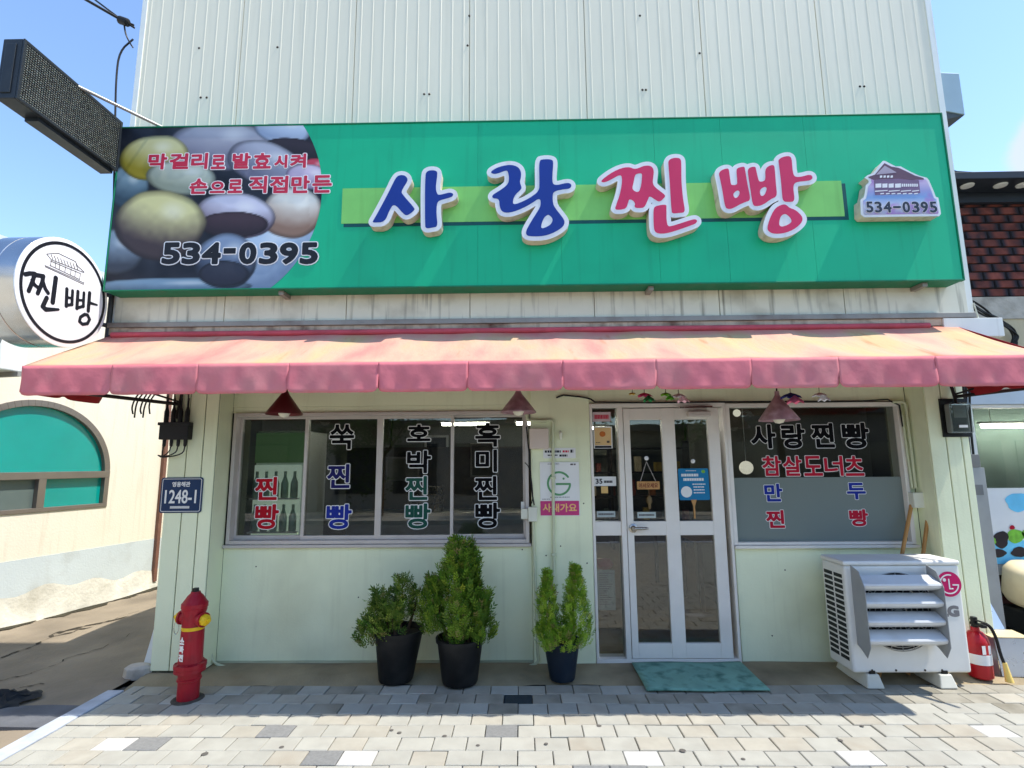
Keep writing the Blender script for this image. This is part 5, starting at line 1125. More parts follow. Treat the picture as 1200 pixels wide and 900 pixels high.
p = PY(813, 587, Yd); MB().prism([(p.x - .024, Yd - .002, fb[2] + .003), (p.x + .024, Yd - .002, fb[2] + .003), (p.x + .007, Yd - .002, fb[2] - .05), (p.x + .007, Yd - .002, fb[2] - .15), (p.x - .007, Yd - .002, fb[2] - .15), (p.x - .007, Yd - .002, fb[2] - .05)], (0, -.004, 0)).obj('handle', mat('wood_tan', (176, 132, 80)), fp)
for k, (px, py) in enumerate(((612, 644), (640, 651), (657, 640), (640, 690), (684, 590), (688, 660), (300, 664), (560, 668), (420, 700), (920, 668), (905, 745), (240, 655))):
    Yf = -.0265 if 622 < px < 692 else -.001; p = PY(px, py, Yf); MB().lathe([(.006, 0), (.005, .003)], (p.x, Yf + .001, p.z), (0, -1, 0), 7).obj('fixing', m_screw, shop)
# paper flowers under the awning
def flower(px, py, cols_, label, nm='paper_flower', s=.035):
    s *= 1.4; py += 1
    p = PY(px, py, -.62); t = thing(nm, label, 'decoration', (p.x, -.62, p.z), 'decorations under the awning')
    for k, c in enumerate(cols_):
        b = MB()
        for a in range(6):
            an = a * 1.047 + k; d = Vector((math.cos(an), math.sin(an), -.5 - .5 * k)).normalized(); e = d.cross(Vector((0, 0, 1))).normalized(); o = Vector((p.x + .03 * k, -.62, p.z - .018 * k))
            b.add([o, o + d * s + e * s * .5, o + d * s * 1.5, o + d * s - e * s * .5, o + d * s * .8 + Vector((0, 0, .006))], [(0, 1, 4), (1, 2, 4), (2, 3, 4), (3, 0, 4)])
        b.obj('petals', mat('paper_%d_%d_%d' % c, c, .7, var=.1), t)
    zc_ = zaf + (za1 - zaf) * (-.62 - YA) / (YB - YA) - .02
    MB().tube([(p.x, -.62, p.z), (p.x, -.62, zc_)], .0025, 5).obj('string', m_wire, t)
flower(741, 459, [(190, 160, 60)], 'tiny gold paper flower above the door', s=.018); flower(755, 459, [(214, 60, 110), (40, 130, 70)], 'pink paper flower with green ribbon above the door'); flower(780, 459, [(120, 190, 40), (90, 160, 40)], 'lime green paper flower above the door', s=.026); flower(795, 460, [(230, 220, 224), (236, 190, 200)], 'white paper blossom hanging over the door'); flower(926, 459, [(40, 50, 130), (230, 120, 150)], 'dark blue and pink paper flower over the right window', s=.045); flower(960, 459, [(236, 234, 236), (230, 230, 236)], 'white ribbon curls hanging over the right window', s=.032)

# ================================================================ ON THE PAVEMENT
# fire hydrant
hx, hy = G(220, 819).x, G(220, 819).y
m_hyd = mat('hydrant_red', (156, 16, 34), .45, var=.15, dirt=((104, 28, 34), .7, 12), streak=((190, 96, 92), .25)); m_yel = mat('hydrant_yellow', (226, 184, 30), .4, var=.12, dirt=((150, 110, 30), .4, 14))
hyd = thing('fire_hydrant', 'red fire hydrant with yellow side caps at the left pillar', 'hydrant', (hx, hy, 0))
H = Z(230, 689, hy); hs = H / .80; hr = hs * 1.0
MB().lathe([(.075 * hr, -.05), (.075 * hr, .135 * hs), (.085 * hr, .14 * hs), (.085 * hr, .152 * hs), (.078 * hr, .157 * hs), (.078 * hr, .195 * hs), (.108 * hr, .2 * hs), (.108 * hr, .226 * hs), (.112 * hr, .23 * hs), (.112 * hr, .256 * hs), (.086 * hr, .264 * hs), (.082 * hr, .3 * hs), (.078 * hr, .61 * hs), (.088 * hr, .64 * hs), (.088 * hr, .655 * hs), (.093 * hr, .66 * hs), (.093 * hr, .69 * hs), (.084 * hr, .7 * hs), (.055 * hr, .745 * hs), (.035 * hr, .765 * hs), (.034 * hr, .775 * hs)], (hx, hy, 0), (0, 0, 1), 32).obj('barrel', m_hyd, hyd, smooth=40)
for k in range(8):
    an = k * math.pi / 4 + .3; MB().lathe([(.009, 0), (.009, .008)], (hx + .098 * hr * math.cos(an), hy + .098 * hr * math.sin(an), .256 * hs), (0, 0, 1), 6).obj('flange_bolt', m_hyd, hyd)
MB().lathe([(.026 * hr, .774 * hs), (.024 * hr, .80 * hs)], (hx, hy, 0), (0, 0, 1), 5).obj('top_nut', m_blk, hyd)
MB().lathe([(.0795 * hr, .5 * hs), (.0805 * hr, .502 * hs), (.0805 * hr, .523 * hs), (.0795 * hr, .525 * hs)], (hx, hy, 0), (0, 0, 1), 32, False, False).obj('yellow_band', m_yel, hyd, smooth=40)
for sg, yo in ((-1, .25), (1, -.45)):
    ax = Vector((sg, yo, .0)).normalized(); c0_ = Vector((hx, hy, .578 * hs))
    MB().lathe([(.045 * hr, .05 * hr), (.045 * hr, .10 * hr), (.054 * hr, .102 * hr), (.054 * hr, .118 * hr)], c0_, ax, 20).obj('outlet', m_hyd, hyd, smooth=40)
    MB().lathe([(.043 * hr, .1185 * hr), (.043 * hr, .142 * hr), (.03 * hr, .155 * hr), (.015 * hr, .158 * hr), (.015 * hr, .178 * hr)], c0_, ax, 8).obj('outlet_cap', m_yel, hyd, smooth=30)
ch = Vector((hx - .15 * hr, hy + .03, .55 * hs)); MB().tube([ch + Vector((.03 * math.sin(t) * .6, 0, -.045 + .045 * math.cos(t))) for t in np.linspace(0, 6.28, 20)], .0025, 5).obj('chain', m_chrome, hyd)
for k, (s_, z_) in enumerate((('소', .435), ('화', .375), ('전', .315))):
    an = math.radians(248); c_ = Vector((hx + .083 * hr * math.cos(an), hy + .083 * hr * math.sin(an), z_ * hs))
    me = loops_mesh(outline(fit_text(s_, -.019, .019, -.021, .021), .003, .0015), .0012)
    nrm = Vector((math.cos(an), math.sin(an), 0)); rt_ = Vector((-math.sin(an), math.cos(an), 0))
    M4 = Matrix(((rt_.x, 0, nrm.x, c_.x), (rt_.y, 0, nrm.y, c_.y), (0, 1, 0, c_.z), (0, 0, 0, 1))); me.transform(Matrix.Translation(-Vector(hyd.location)) @ M4); me.materials.clear(); me.materials.append(m_white)
    o = bpy.data.objects.new('letter', me); COL.objects.link(o); o.parent = hyd
MB().lathe([(.105, .000), (.10, .005), (.085, .007), (.076 * hr, .006)], (hx, hy, 0), (0, 0, 1), 20).obj('collar_of_earth', m_earth, hyd, smooth=60)
# door mat
g0, g1, g2, g3 = G(740, 779), G(756, 812), G(903, 812), G(867, 779)
def mat_green():
    return mat('doormat_green', (122, 166, 148), .9, var=.15, scale=6, bump=.004, bscale=220, dirt=((36, 84, 72), .85, 9))
P = []
for j in range(12):
    row = []
    for i in range(20):
        u, v = i / 19, j / 11; x = g0.x + (g3.x - g0.x) * u; y = g1.y + (g0.y - .02 - g1.y) * v; row.append((x, y, .028 + .003 * math.sin(9 * u + 5 * v) - .012 * max(0, .5 - v)))
    P.append(row)
dm = MB().grid(P, 20, 12).obj('doormat', mat_green(), loc=((g0.x + g3.x) / 2, (g0.y + g1.y) / 2, .02), smooth=60, label='worn green doormat in front of the white door', cat='mat'); s_ = dm.modifiers.new('solid', 'SOLIDIFY'); s_.thickness = .012; s_.offset = -1
# potted conifers
m_pot = mat('pot_black', (15, 17, 19), .5, var=.12, dirt=((60, 58, 54), .35, 7)); m_pot2 = mat('pot_navy', (18, 32, 46), .5, var=.12, dirt=((60, 64, 66), .35, 7)); m_soil = mat('soil', (58, 48, 38), .95, var=.3, scale=30, bump=.01, bscale=60); m_bark = mat('bark', (84, 64, 46), .9, var=.2); m_leaf = vcol_mat('conifer_leaf', .6, .35)
def conifer(px, pyb, pyr, hwb, hwt, potm, name, label, cones, n, tilt=0., droop=0., colr=((60, 92, 24), (112, 140, 40)), spr=.07):
    g_ = G(px, pyb, .012); yy = g_.y + .05; zb_ = .012; zr_ = Z(px, pyr, yy); rb_ = X(px + hwb, pyb, yy) - X(px, pyb, yy); rt_ = X(px + hwt, pyr, yy) - X(px, pyr, yy)
    t = thing(name, label, 'potted plant', (g_.x, yy, zb_), 'potted conifers by the wall'); c = Vector((g_.x, yy, zb_)); h = zr_ - zb_
    ax = Vector((tilt, 0, 1)).normalized()
    MB().lathe([(rb_ * .96, .0), (rb_, .012), (rt_ * .94, h * .9), (rt_ * .95, h * .905), (rt_, h * .91), (rt_ * 1.02, h), (rt_ * .95, h), (rt_ * .9, h * .88)], c, ax, 32, True, False).obj('pot', potm, t, smooth=35)
    MB().lathe([(rt_ * .91, h * .885), (rt_ * .4, h * .9), (.002, h * .905)], c, ax, 24, False).obj('soil', m_soil, t, smooth=60)
    vs, fs, cs = [], [], []; base = c + ax * h * .9
    for (dx, dy, z0_, z1_, r0_, r1_, pw_) in cones: MB().tube([base + Vector((dx * .4, dy * .4, -.02)), base + Vector((dx * .8, dy * .8, (z1_) * .5)), base + Vector((dx, dy, z1_ * .9))], [.014, .01, .003], 6).obj('stem', m_bark, t, smooth=60)
    clumps = [(random.uniform(0, 6.283), random.uniform(0, 6.283), random.uniform(.78, 1.2)) for _ in range(22)]
    tot = sum((q[3] - q[2]) * q[4] for q in cones)
    for q in cones:
        dx, dy, z0_, z1_, r0_, r1_, pw_ = q
        for k in range(int(n * (q[3] - q[2]) * q[4] / tot)):
            f = random.random() ** .8; cl = clumps[random.randrange(len(clumps))]; rad = r1_ + (r0_ - r1_) * (1 - f ** pw_); rad *= min(1, .55 + 2.2 * f)
            rr = rad * (random.uniform(.45, 1) ** .5); an = cl[0] + random.gauss(0, .13) + .25 * math.sin(5 * f + cl[1]); lump = cl[2] + .1 * math.sin(9 * f + 5 * cl[1])
            o = base + Vector((dx + rr * lump * math.cos(an), dy + rr * lump * math.sin(an), z0_ + (z1_ - z0_) * f))
            out = Vector((math.cos(an), math.sin(an), 0)); upv = (Vector((0, 0, 1)) * (1 - droop * random.uniform(.4, 1.6)) + out * random.uniform(.2, .9) + Vector((random.uniform(-.3, .3), random.uniform(-.3, .3), 0))).normalized()
            side = upv.cross(out); side = (side if side.length > .05 else Vector((1, 0, 0))).normalized(); side = (side * math.cos(random.uniform(-.9, .9)) + upv.cross(side) * math.sin(random.uniform(-.9, .9))).normalized()
            L = spr * random.uniform(.6, 1.2); mixk = (.25 + .75 * random.random()) * (rr * lump / max(rad, 1e-3)) ** 2 * .8; cc = [colr[0][i] + (colr[1][i] - colr[0][i]) * mixk + random.uniform(-8, 8) for i in range(3)]  # inner sprays get a darker leaf colour, painting shade inside the bush
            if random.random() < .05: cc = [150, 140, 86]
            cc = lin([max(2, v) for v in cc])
            for m_ in range(6):                                            # a flat spray: paired scales up a stalk
                tt = (m_ // 2) / 3; sg = -1 if m_ % 2 else 1; pb = o + upv * L * tt; tip = pb + upv * L * .42 + side * sg * L * (.34 - .15 * tt); mid = (pb + tip) / 2; nn = (tip - pb).cross(upv.cross(side)).normalized() * L * .085
                kk_ = len(vs); vs += [pb, mid + nn, tip, mid - nn]; fs.append((kk_, kk_ + 1, kk_ + 2, kk_ + 3)); cs += [cc] * 4
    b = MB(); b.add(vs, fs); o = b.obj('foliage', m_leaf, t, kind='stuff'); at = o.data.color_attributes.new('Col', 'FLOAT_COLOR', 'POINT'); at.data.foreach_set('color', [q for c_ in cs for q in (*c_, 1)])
    return t
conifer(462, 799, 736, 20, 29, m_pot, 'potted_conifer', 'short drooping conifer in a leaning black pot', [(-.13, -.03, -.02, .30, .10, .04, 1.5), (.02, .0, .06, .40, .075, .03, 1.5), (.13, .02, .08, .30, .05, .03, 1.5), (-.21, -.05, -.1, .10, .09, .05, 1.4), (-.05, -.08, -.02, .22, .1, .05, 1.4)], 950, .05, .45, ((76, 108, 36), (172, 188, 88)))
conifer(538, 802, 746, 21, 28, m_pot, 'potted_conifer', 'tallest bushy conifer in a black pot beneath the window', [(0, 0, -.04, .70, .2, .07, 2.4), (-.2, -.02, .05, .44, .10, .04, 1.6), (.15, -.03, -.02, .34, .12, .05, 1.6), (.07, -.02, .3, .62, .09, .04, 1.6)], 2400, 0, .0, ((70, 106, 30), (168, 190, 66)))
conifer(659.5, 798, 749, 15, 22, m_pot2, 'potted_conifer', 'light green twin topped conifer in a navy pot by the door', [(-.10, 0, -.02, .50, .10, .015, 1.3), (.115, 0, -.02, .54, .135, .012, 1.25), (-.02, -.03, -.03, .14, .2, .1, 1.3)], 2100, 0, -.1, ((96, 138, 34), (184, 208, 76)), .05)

# air conditioner outdoor unit in front of the right window
Ya = G(1028, 808).y + .03; Yab = Ya + .30
ac = thing('air_conditioner', 'white outdoor air conditioner unit with slatted wind deflector under the right window', 'air conditioner', ((G(1028, 808).x + G(1115, 808).x) / 2, Ya, 0))
ax0, ax1 = XA((988.5, 657), (1000, 788), Ya), XA((1125, 658), (1138, 789), Ya); az0, az1 = Z(1065, 789, Ya), Z(1058, 657, Ya)
MB().box(ax0, ax1, Ya, Yab, az0, az1 - .035).obj('casing', m_acw, ac, bevel=.018, seg=3)
MB().box(ax0 - .006, ax1 + .006, Ya - .006, Yab + .004, az1 - .034, az1).obj('lid', m_acw, ac, bevel=.014, seg=3)
hgt = az1 - az0
for k in range(16):                                                        # grille slots on the left side
    z = az0 + .07 + k * (hgt - .16) / 16
    for y0_, y1_ in ((Ya + .035, Ya + .14), (Ya + .16, Ya + .27)): MB().box(ax0 - .0015, ax0 + .01, y0_, y1_, z, z + .026).obj('side_slot', m_blk, ac)
fcx, fcz = X(1052, 712, Ya), Z(1052, 716, Ya); RF = .265
MB().lathe([(RF, 0), (RF, .001)], (fcx, Ya - .0012, fcz), (0, -1, 0), 48).obj('fan_opening', m_blk, ac)
b = MB()
for r in (.05, .09, .13, .17, .21, .245, .27): b.tube([(fcx + r * math.cos(t), Ya - .012, fcz + r * math.sin(t)) for t in np.linspace(0, 6.2832, 41)], .0035, 5, False)
for t in np.linspace(0, math.pi, 10, endpoint=False): b.tube([(fcx - .27 * math.cos(t), Ya - .009, fcz - .27 * math.sin(t)), (fcx + .27 * math.cos(t), Ya - .009, fcz + .27 * math.sin(t))], .003, 5)
b.obj('fan_grille', mat('grille_grey', (150, 150, 146), .5), ac)
m_slat = mat('deflector_plastic', (206, 208, 208), .4, var=.04, dirt=((150, 146, 136), .3, 5)); m_slatd = mat('deflector_side', (150, 152, 152), .45, var=.05)
dx0, dx1 = X(1011, 720, Ya - .1), X(1103, 720, Ya - .1)
for k, (pt, pb) in enumerate(((675, 696), (696, 717), (718, 739), (739, 761))):
    zt_, zm_ = Z(1055, pt, Ya - .05), Z(1055, pb - 10, Ya - .13)
    zlow = Z(1055, pb - 3, Ya - .1)
    pr = [(0, Ya - .045, zt_), (0, Ya - .05, zt_ + .008), (0, Ya - .14, zm_ + .012), (0, Ya - .145, zm_), (0, Ya - .135, zm_ - .02), (0, Ya - .075, zlow), (0, Ya - .07, zlow + .008), (0, Ya - .125, zm_ - .008), (0, Ya - .128, zm_)]
    b = MB(); b.prism([(dx0 + .004, p_[1], p_[2]) for p_ in pr], (dx1 - dx0 - .008, 0, 0)); b.obj('slat', m_slat, ac)
zt_, zb_ = Z(1007, 668, Ya - .04), Z(1017, 764, Ya - .04)
for xx, top_ in ((dx0, zt_), (dx1, zt_)):
    b = MB(); b.prism([(xx - .002, Ya - .006, top_ + .03), (xx - .002, Ya - .1, top_), (xx - .002, Ya - .155, top_ - .1), (xx - .002, Ya - .155, zb_ + .06), (xx - .002, Ya - .11, zb_ - .02), (xx - .002, Ya - .05, zb_ + .02), (xx - .002, Ya - .006, zb_ + .04)], (.004, 0, 0)); b.obj('side_plate', m_slatd, ac)
b = MB()
for px in (1027, 1113):
    g_ = G(px, 808); b = MB(); x_ = g_.x
    b.add([(x_ - .062, g_.y - .005, .004), (x_ + .062, g_.y - .005, .004), (x_ + .062, Yab + .06, .004), (x_ - .062, Yab + .06, .004), (x_ - .042, g_.y + .02, az0 - .004), (x_ + .042, g_.y + .02, az0 - .004), (x_ + .042, Yab + .03, az0 - .004), (x_ - .042, Yab + .03, az0 - .004)], [(3, 2, 1, 0), (4, 5, 6, 7), (0, 1, 5, 4), (1, 2, 6, 5), (2, 3, 7, 6), (3, 0, 4, 7)]); b.obj('foot', mat('foot_plastic', (206, 204, 190), .6, var=.06), ac, bevel=.008)
    MB().box(x_ - .02, x_ + .02, g_.y + .025, g_.y + .06, az0 - .003, az0 + .018).obj('foot_bolt', m_blk, ac)
for px in (1022, 1050, 1084, 1104): MB().lathe([(.008, 0), (.006, .004)], (X(px, 785, Ya), Ya - .0005, az0 + .02), (0, -1, 0), 8).obj('screw', m_screw, ac)
# maker's mark
lcx, lcz, lr = X(1112, 684, Ya), Z(1112, 684.5, Ya), .088
m_lgp = mat('logo_magenta', (196, 14, 92), .4)
circ = lambda r: [(lcx + r * math.cos(t), lcz + r * math.sin(t)) for t in np.linspace(0, 2 * math.pi, 48, endpoint=False)]
flat('logo_disc', [circ(lr)], .0012, FRONT(Ya - .0008), m_lgp, ac)
ringp = [(lcx + lr * .74 * math.cos(t), lcz + lr * .74 * math.sin(t)) for t in np.linspace(math.radians(75), math.radians(355), 40)]
flat('logo_ring', stroke_outline([(np.array(ringp + [(lcx + lr * .3, lcz - lr * .06)]), .0045), (np.array([(lcx, lcz + lr * .38), (lcx, lcz - lr * .36), (lcx + lr * .26, lcz - lr * .36)]), .0045)], 0, .0018), .0008, FRONT(Ya - .0023), m_white, ac)
flat('logo_dot', [[(lcx - lr * .36 + .012 * math.cos(t), lcz + lr * .34 + .012 * math.sin(t)) for t in np.linspace(0, 6.28, 18)]], .0008, FRONT(Ya - .0023), m_white, ac)
lettering('LG', (1101.5, 1124, 709.5, 723), Ya - .001, mat('logo_grey', (120, 118, 118), .5), ac, .007, name='logo_letters', t=.001)
# broom handles
m_wood = mat('broom_wood', (178, 132, 76), .55, var=.12, scale=10)
for (a, b_, nm) in (((1091, 576), (1082, 648), 'thicker wooden pole leaning on the wall right of the outlet box'), ((1068, 592), (1057, 650), 'thin wooden stick leaning under the small box behind the unit')):
    p0, p1 = PY(*a, -.03), PY(*b_, -.12); d = (p1 - p0); p2 = p0 + d * ((p0.z - .015) / (p0.z - p1.z)); MB().tube([p0, p2], .014, 10).obj('broom_handle', m_wood, loc=tuple(p2), smooth=50, label=nm, cat='pole')
# fire extinguisher
ex = G(1154, 797); m_er = mat('extinguisher_red', (170, 18, 30), .35, var=.1, coat=.2, dirt=((120, 20, 28), .5, 10))
fe_ = thing('fire_extinguisher', 'red fire extinguisher with black hose beside the outdoor unit', 'fire extinguisher', (ex.x, ex.y + .03, .012)); c = (ex.x, ex.y + .03, .012)
MB().lathe([(.068, 0), (.077, .01), (.077, .24), (.068, .28), (.045, .315), (.028, .325), (.026, .35)], c, (0, 0, 1), 28).obj('cylinder', m_er, fe_, smooth=40)
MB().lathe([(.0775, .10), (.0785, .101), (.0785, .17), (.0775, .171)], c, (0, 0, 1), 28, False, False).obj('white_band', m_white, fe_, smooth=40)
MB().box(c[0] - .02, c[0] + .02, c[1] - .09, c[1] + .02, .375, .395).box(c[0] - .012, c[0] + .012, c[1] - .11, c[1] + .03, .41, .418).lathe([(.022, .34), (.022, .42)], c, (0, 0, 1), 12).obj('valve_head', m_blk, fe_, bevel=.003)
MB().tube(smooth_path([(c[0] + .02, c[1] - .03, .385), (c[0] + .06, c[1] - .06, .395), (c[0] + .09, c[1] - .07, .31), (c[0] + .095, c[1] - .08, .2), (c[0] + .11, c[1] - .09, .12)]), .011, 8).obj('hose', m_blk, fe_, smooth=50)
MB().lathe([(.014, 0), (.018, .05), (.026, .13)], (c[0] + .11, c[1] - .09, .14), (.1, -.05, -1), 14).obj('nozzle', mat('nozzle_cream', (226, 196, 110), .5), fe_, smooth=40)
MB().add([(c[0] - .03, c[1] - .0805, .19), (c[0] + .04, c[1] - .0715, .19), (c[0] + .04, c[1] - .0715, .25), (c[0] - .03, c[1] - .0805, .25)], [(0, 1, 2, 3)]).obj('paper_label', m_white, fe_)
# steel cable duct at the shop corner
Ydu = .02; du0, du1 = X(1151, 690, Ydu), X(1173, 690, Ydu); zdu = Z(1140, 548, Ydu)
m_duct = mat('galvanised_grey', (152, 154, 154), .45, .3, var=.06, dirt=((116, 112, 104), .3, 5))
dt = thing('cable_duct', 'tall grey steel cable duct standing at the right corner of the shop', 'duct', ((du0 + du1) / 2, Ydu, 0))
box('duct', m_duct, dt, du0, du1, Ydu, Ydu + .14, .0, zdu, bevel=.004); box('cap', mat('duct_cap', (112, 112, 112), .5), dt, du0 - .008, du1 - .03, Ydu - .004, Ydu + .12, zdu + .001, zdu + .11, bevel=.004)
box('collar', mat('duct_rust', (112, 98, 90), .6), dt, du0 - .06, du0 - .001, Ydu, Ydu + .06, zdu - .05, zdu)
q = px_box(1141, 1152, 568, 580, Ydu); box('label_plate', mat('plate_grey', (104, 106, 108), .5), dt, q[0], q[1], Ydu - .003, Ydu - .0005, q[2], q[3])
for k in range(4): x = du0 + .03 + .028 * k; MB().tube(smooth_path([(x, Ydu + .05, zdu + .08), (x + .01, Ydu + .05, zdu + .4), (x + .035, Ydu + .03, zdu + .75), (x + .05 - .04 * k, Ydu - .02, zdu + 1.0)]), .016 if k < 2 else .009, 8).obj('cable', m_wire, dt, smooth=60)
MB().box(xq1 + .003, xq1 + .055, -.05, .0, .02, 1.5).obj('tile_strip', mat('tile_white', (206, 206, 196), .4, var=.06), shop)
for k in range(9): MB().box(xq1 + .002, xq1 + .056, -.052, -.03, .12 + k * .155, .126 + k * .155).obj('tile_joint', m_groove, shop)
# folded steel sheets and cream tank at the right edge
m_sheet = mat('bright_steel_sheet', (196, 202, 210), .28, .7, var=.05)
fs_ = G(1178, 796); t = thing('folded_steel_stand', 'small folded bright steel stand beside the fire extinguisher', 'stand', (fs_.x, fs_.y + .05, .012)); xx, yy = fs_.x, fs_.y + .02
b = MB(); b.prism([(xx, yy, .012), (xx + .23, yy - .02, .012), (xx + .23, yy + .01, .27), (xx, yy + .03, .27)], (0, .006, 0)); b.obj('front_sheet', m_sheet, t)
b = MB(); b.prism([(xx - .02, yy + .03, .272), (xx + .25, yy + .01, .272), (xx + .25, yy + .16, .285), (xx - .02, yy + .18, .285)], (0, 0, .006)); b.obj('top_sheet', mat('shelf_board', (206, 190, 150), .6, var=.1), t)
b = MB(); b.prism([(xx - .02, yy + .17, .293), (xx + .2, yy + .16, .293), (xx + .18, yy + .24, .47), (xx - .03, yy + .25, .47)], (0, .006, 0)); b.obj('rear_sheet', m_sheet, t)
b = MB(); b.prism([(xx - .004, yy + .01, .012), (xx - .12, yy + .14, .012), (xx - .12, yy + .16, .30), (xx - .004, yy + .035, .27)], (.005, .004, 0)); b.obj('side_sheet', mat('dull_steel', (120, 122, 126), .4, .6), t)
tk = PY(1222, 735, .1); t = thing('cream_tank', 'cream rounded tank with brown printed rings at the brick wall', 'tank', (tk.x, .12, 0))
MB().lathe([(.10, -.17), (.17, -.15), (.2, -.1), (.205, .1), (.17, .15), (.08, .17)], (tk.x, .12, .56), (0, -.25, 1), 32).obj('shell', mat('tank_cream', (222, 208, 172), .5, var=.06, dirt=((150, 120, 80), .3, 6)), t, smooth=50)
MB().box(tk.x - .17, tk.x + .17, .0, .26, .2, .38).obj('engine_block', m_blk, t, bevel=.02)
for sx_ in (-.13, .13): MB().box(tk.x + sx_ - .02, tk.x + sx_ + .02, .02, .24, .0, .2).obj('leg', m_blk, t)
flat('ring_print', stroke_outline([(np.array([(tk.x - .1 + r * math.cos(a), .57 + r * math.sin(a)) for a in np.linspace(0, 6.283, 30)]), .006) for r in (.075, .04)], 0, .003), .002, FRONT(-.088), mat('print_brown2', (150, 104, 60), .6), t)
# odds and ends
wb = G(168, 786); b = MB(); b.prism([(wb.x, wb.y - .02, .01), (wb.x + .1, wb.y, .01), (wb.x + .1, wb.y + .05, .4), (wb.x + .05, wb.y + .04, .4)], (0, .02, 0)); b.obj('white_board', m_white, loc=(wb.x, wb.y, .01), label='white board leaning against the outer side of the left pillar', cat='board')
st = G(162, 790); bm_ = MB(); 
P = [(st.x + r * math.cos(a) * 1.5, st.y + r * math.sin(a), z) for z, r in ((-.02, .075), (.05, .07), (.07, .05)) for a in np.linspace(0, 2 * math.pi, 9, endpoint=False)]
bm_.add(P, [(r * 9 + k, r * 9 + (k + 1) % 9, (r + 1) * 9 + (k + 1) % 9, (r + 1) * 9 + k) for r in range(2) for k in range(9)] + [tuple(range(18, 27))]); bm_.obj('loose_stone', m_stone, loc=(st.x, st.y, 0), label='loose grey stone at the foot of the left pillar', cat='stone', smooth=30)
cl = G(3, 822); nu, nv = 16, 12; P = []
for j in range(nv):
    P.append([(cl.x - .28 + .45 * i / 15 + .03 * math.sin(j), cl.y - .12 + .3 * j / 11 + .02 * math.sin(2 * i), .0 + .06 * abs(math.sin(1.3 * i + j * .8)) * math.sin(math.pi * i / 15) * math.sin(math.pi * j / 11)) for i in range(nu)])
MB().grid(P, nu, nv).obj('black_cloth', mat('cloth_black', (30, 34, 38), .8, var=.2), loc=(cl.x, cl.y, 0), smooth=60, label='crumpled black cloth lying on the alley concrete', cat='cloth')
# grey duct box high on the right side wall
q0 = PY(1100, 75, YU + .1); zz0, zz1 = Z(1113, 128, YU), Z(1113, 72, YU)
xv = X(1126, 100, YU + .15)
gb = thing('wall_vent', 'grey sheet metal vent box on the upper right side wall', 'vent', (xR, YU + .3, zz0))
MB().prism([(xR + .001, YU + .15, zz0 + .12), (xv, YU + .15, zz0 + .05), (xv, YU + .15, zz1), (xR + .001, YU + .15, zz1 + .02)], (0, .4, 0)).obj('hood', mat('vent_grey', (150, 170, 176), .45, .3, var=.05), gb, bevel=.004)
MB().prism([(xR + .001, YU + .16, zz0 - .02), (xR + .12, YU + .16, zz0 + .01), (xv - .002, YU + .16, zz0 + .048), (xR + .001, YU + .16, zz0 + .118)], (0, .38, 0)).obj('mouth', mat('vent_dark', (70, 78, 82), .6), gb)
# cables
oc = thing('overhead_cable', 'bundle of black service cables reaching the upper left corner of the shop', 'cable', tuple(PY(155, 50, YU)))
k0 = PY(156, 55, YU - .01); far = Vector((-9, -1.5, 9.4)); n0 = PY(145, 25, YU - .05)
MB().tube(arc_pts(far, n0, .25, 16) + [PY(150, 27, YU - .02), PY(157, 30, YU)], .012, 6).obj('cable', m_wire, oc, smooth=60)
MB().tube(arc_pts(far + Vector((.2, 3, 1.2)), n0, .1, 16) + [PY(158, 33, YU)], .008, 6).obj('cable', m_wire, oc, smooth=60)
MB().lathe([(.02, -.05), (.035, -.04), (.035, .04), (.02, .05)], n0, (1, 0, -.4), 10).obj('splice', m_wire, oc, smooth=40)
MB().tube(smooth_path([n0, PY(147, 40, YU - .03), PY(152, 50, YU - .02), PY(156, 56, YU)]), .007, 6).tube(smooth_path([PY(156, 46, YU), PY(140, 60, YU - .03), PY(136, 90, YU - .02), PY(135, 140, YU - .0), PY(132, 300, YU)]), .008, 6).obj('drop_wire', m_wire, oc, smooth=60)
cb_ = thing('cable_bundle', 'tangled bundle of black cables under the brick pattern shingles', 'cable', tuple(PY(1150, 370, YN)))
for k in range(7):
    r_ = lambda: random.uniform(-4, 4)
    MB().tube(smooth_path([PY(1117 + r_() * .4, 343 + r_(), YU + .1), PY(1148 + r_(), 362 + r_(), .1), PY(1172 + r_(), 375 + r_(), .2), PY(1190 + r_(), 388 + r_(), YN - .06), PY(1190 + r_(), 402 + r_(), YN - .06), PY(1183 + r_(), 412 + r_(), YN - .06)], 3), .009, 6).obj('cable', m_wire, cb_, smooth=60)
MB().tube(smooth_path([PY(1141, 355, YU - .02), PY(1149, 380, YU - .03), PY(1153, 400, YU - .04)]), .006, 6).obj('cable', m_bxc, cb_)
MB().tube(arc_pts((xR, 6, 7.6), (30, 14, 9.5), .4, 20), .012, 5).obj('far_cable', m_wire, loc=(xR, 6, 7), label='thin overhead wire crossing the sky above the brick roofed shop', cat='cable')

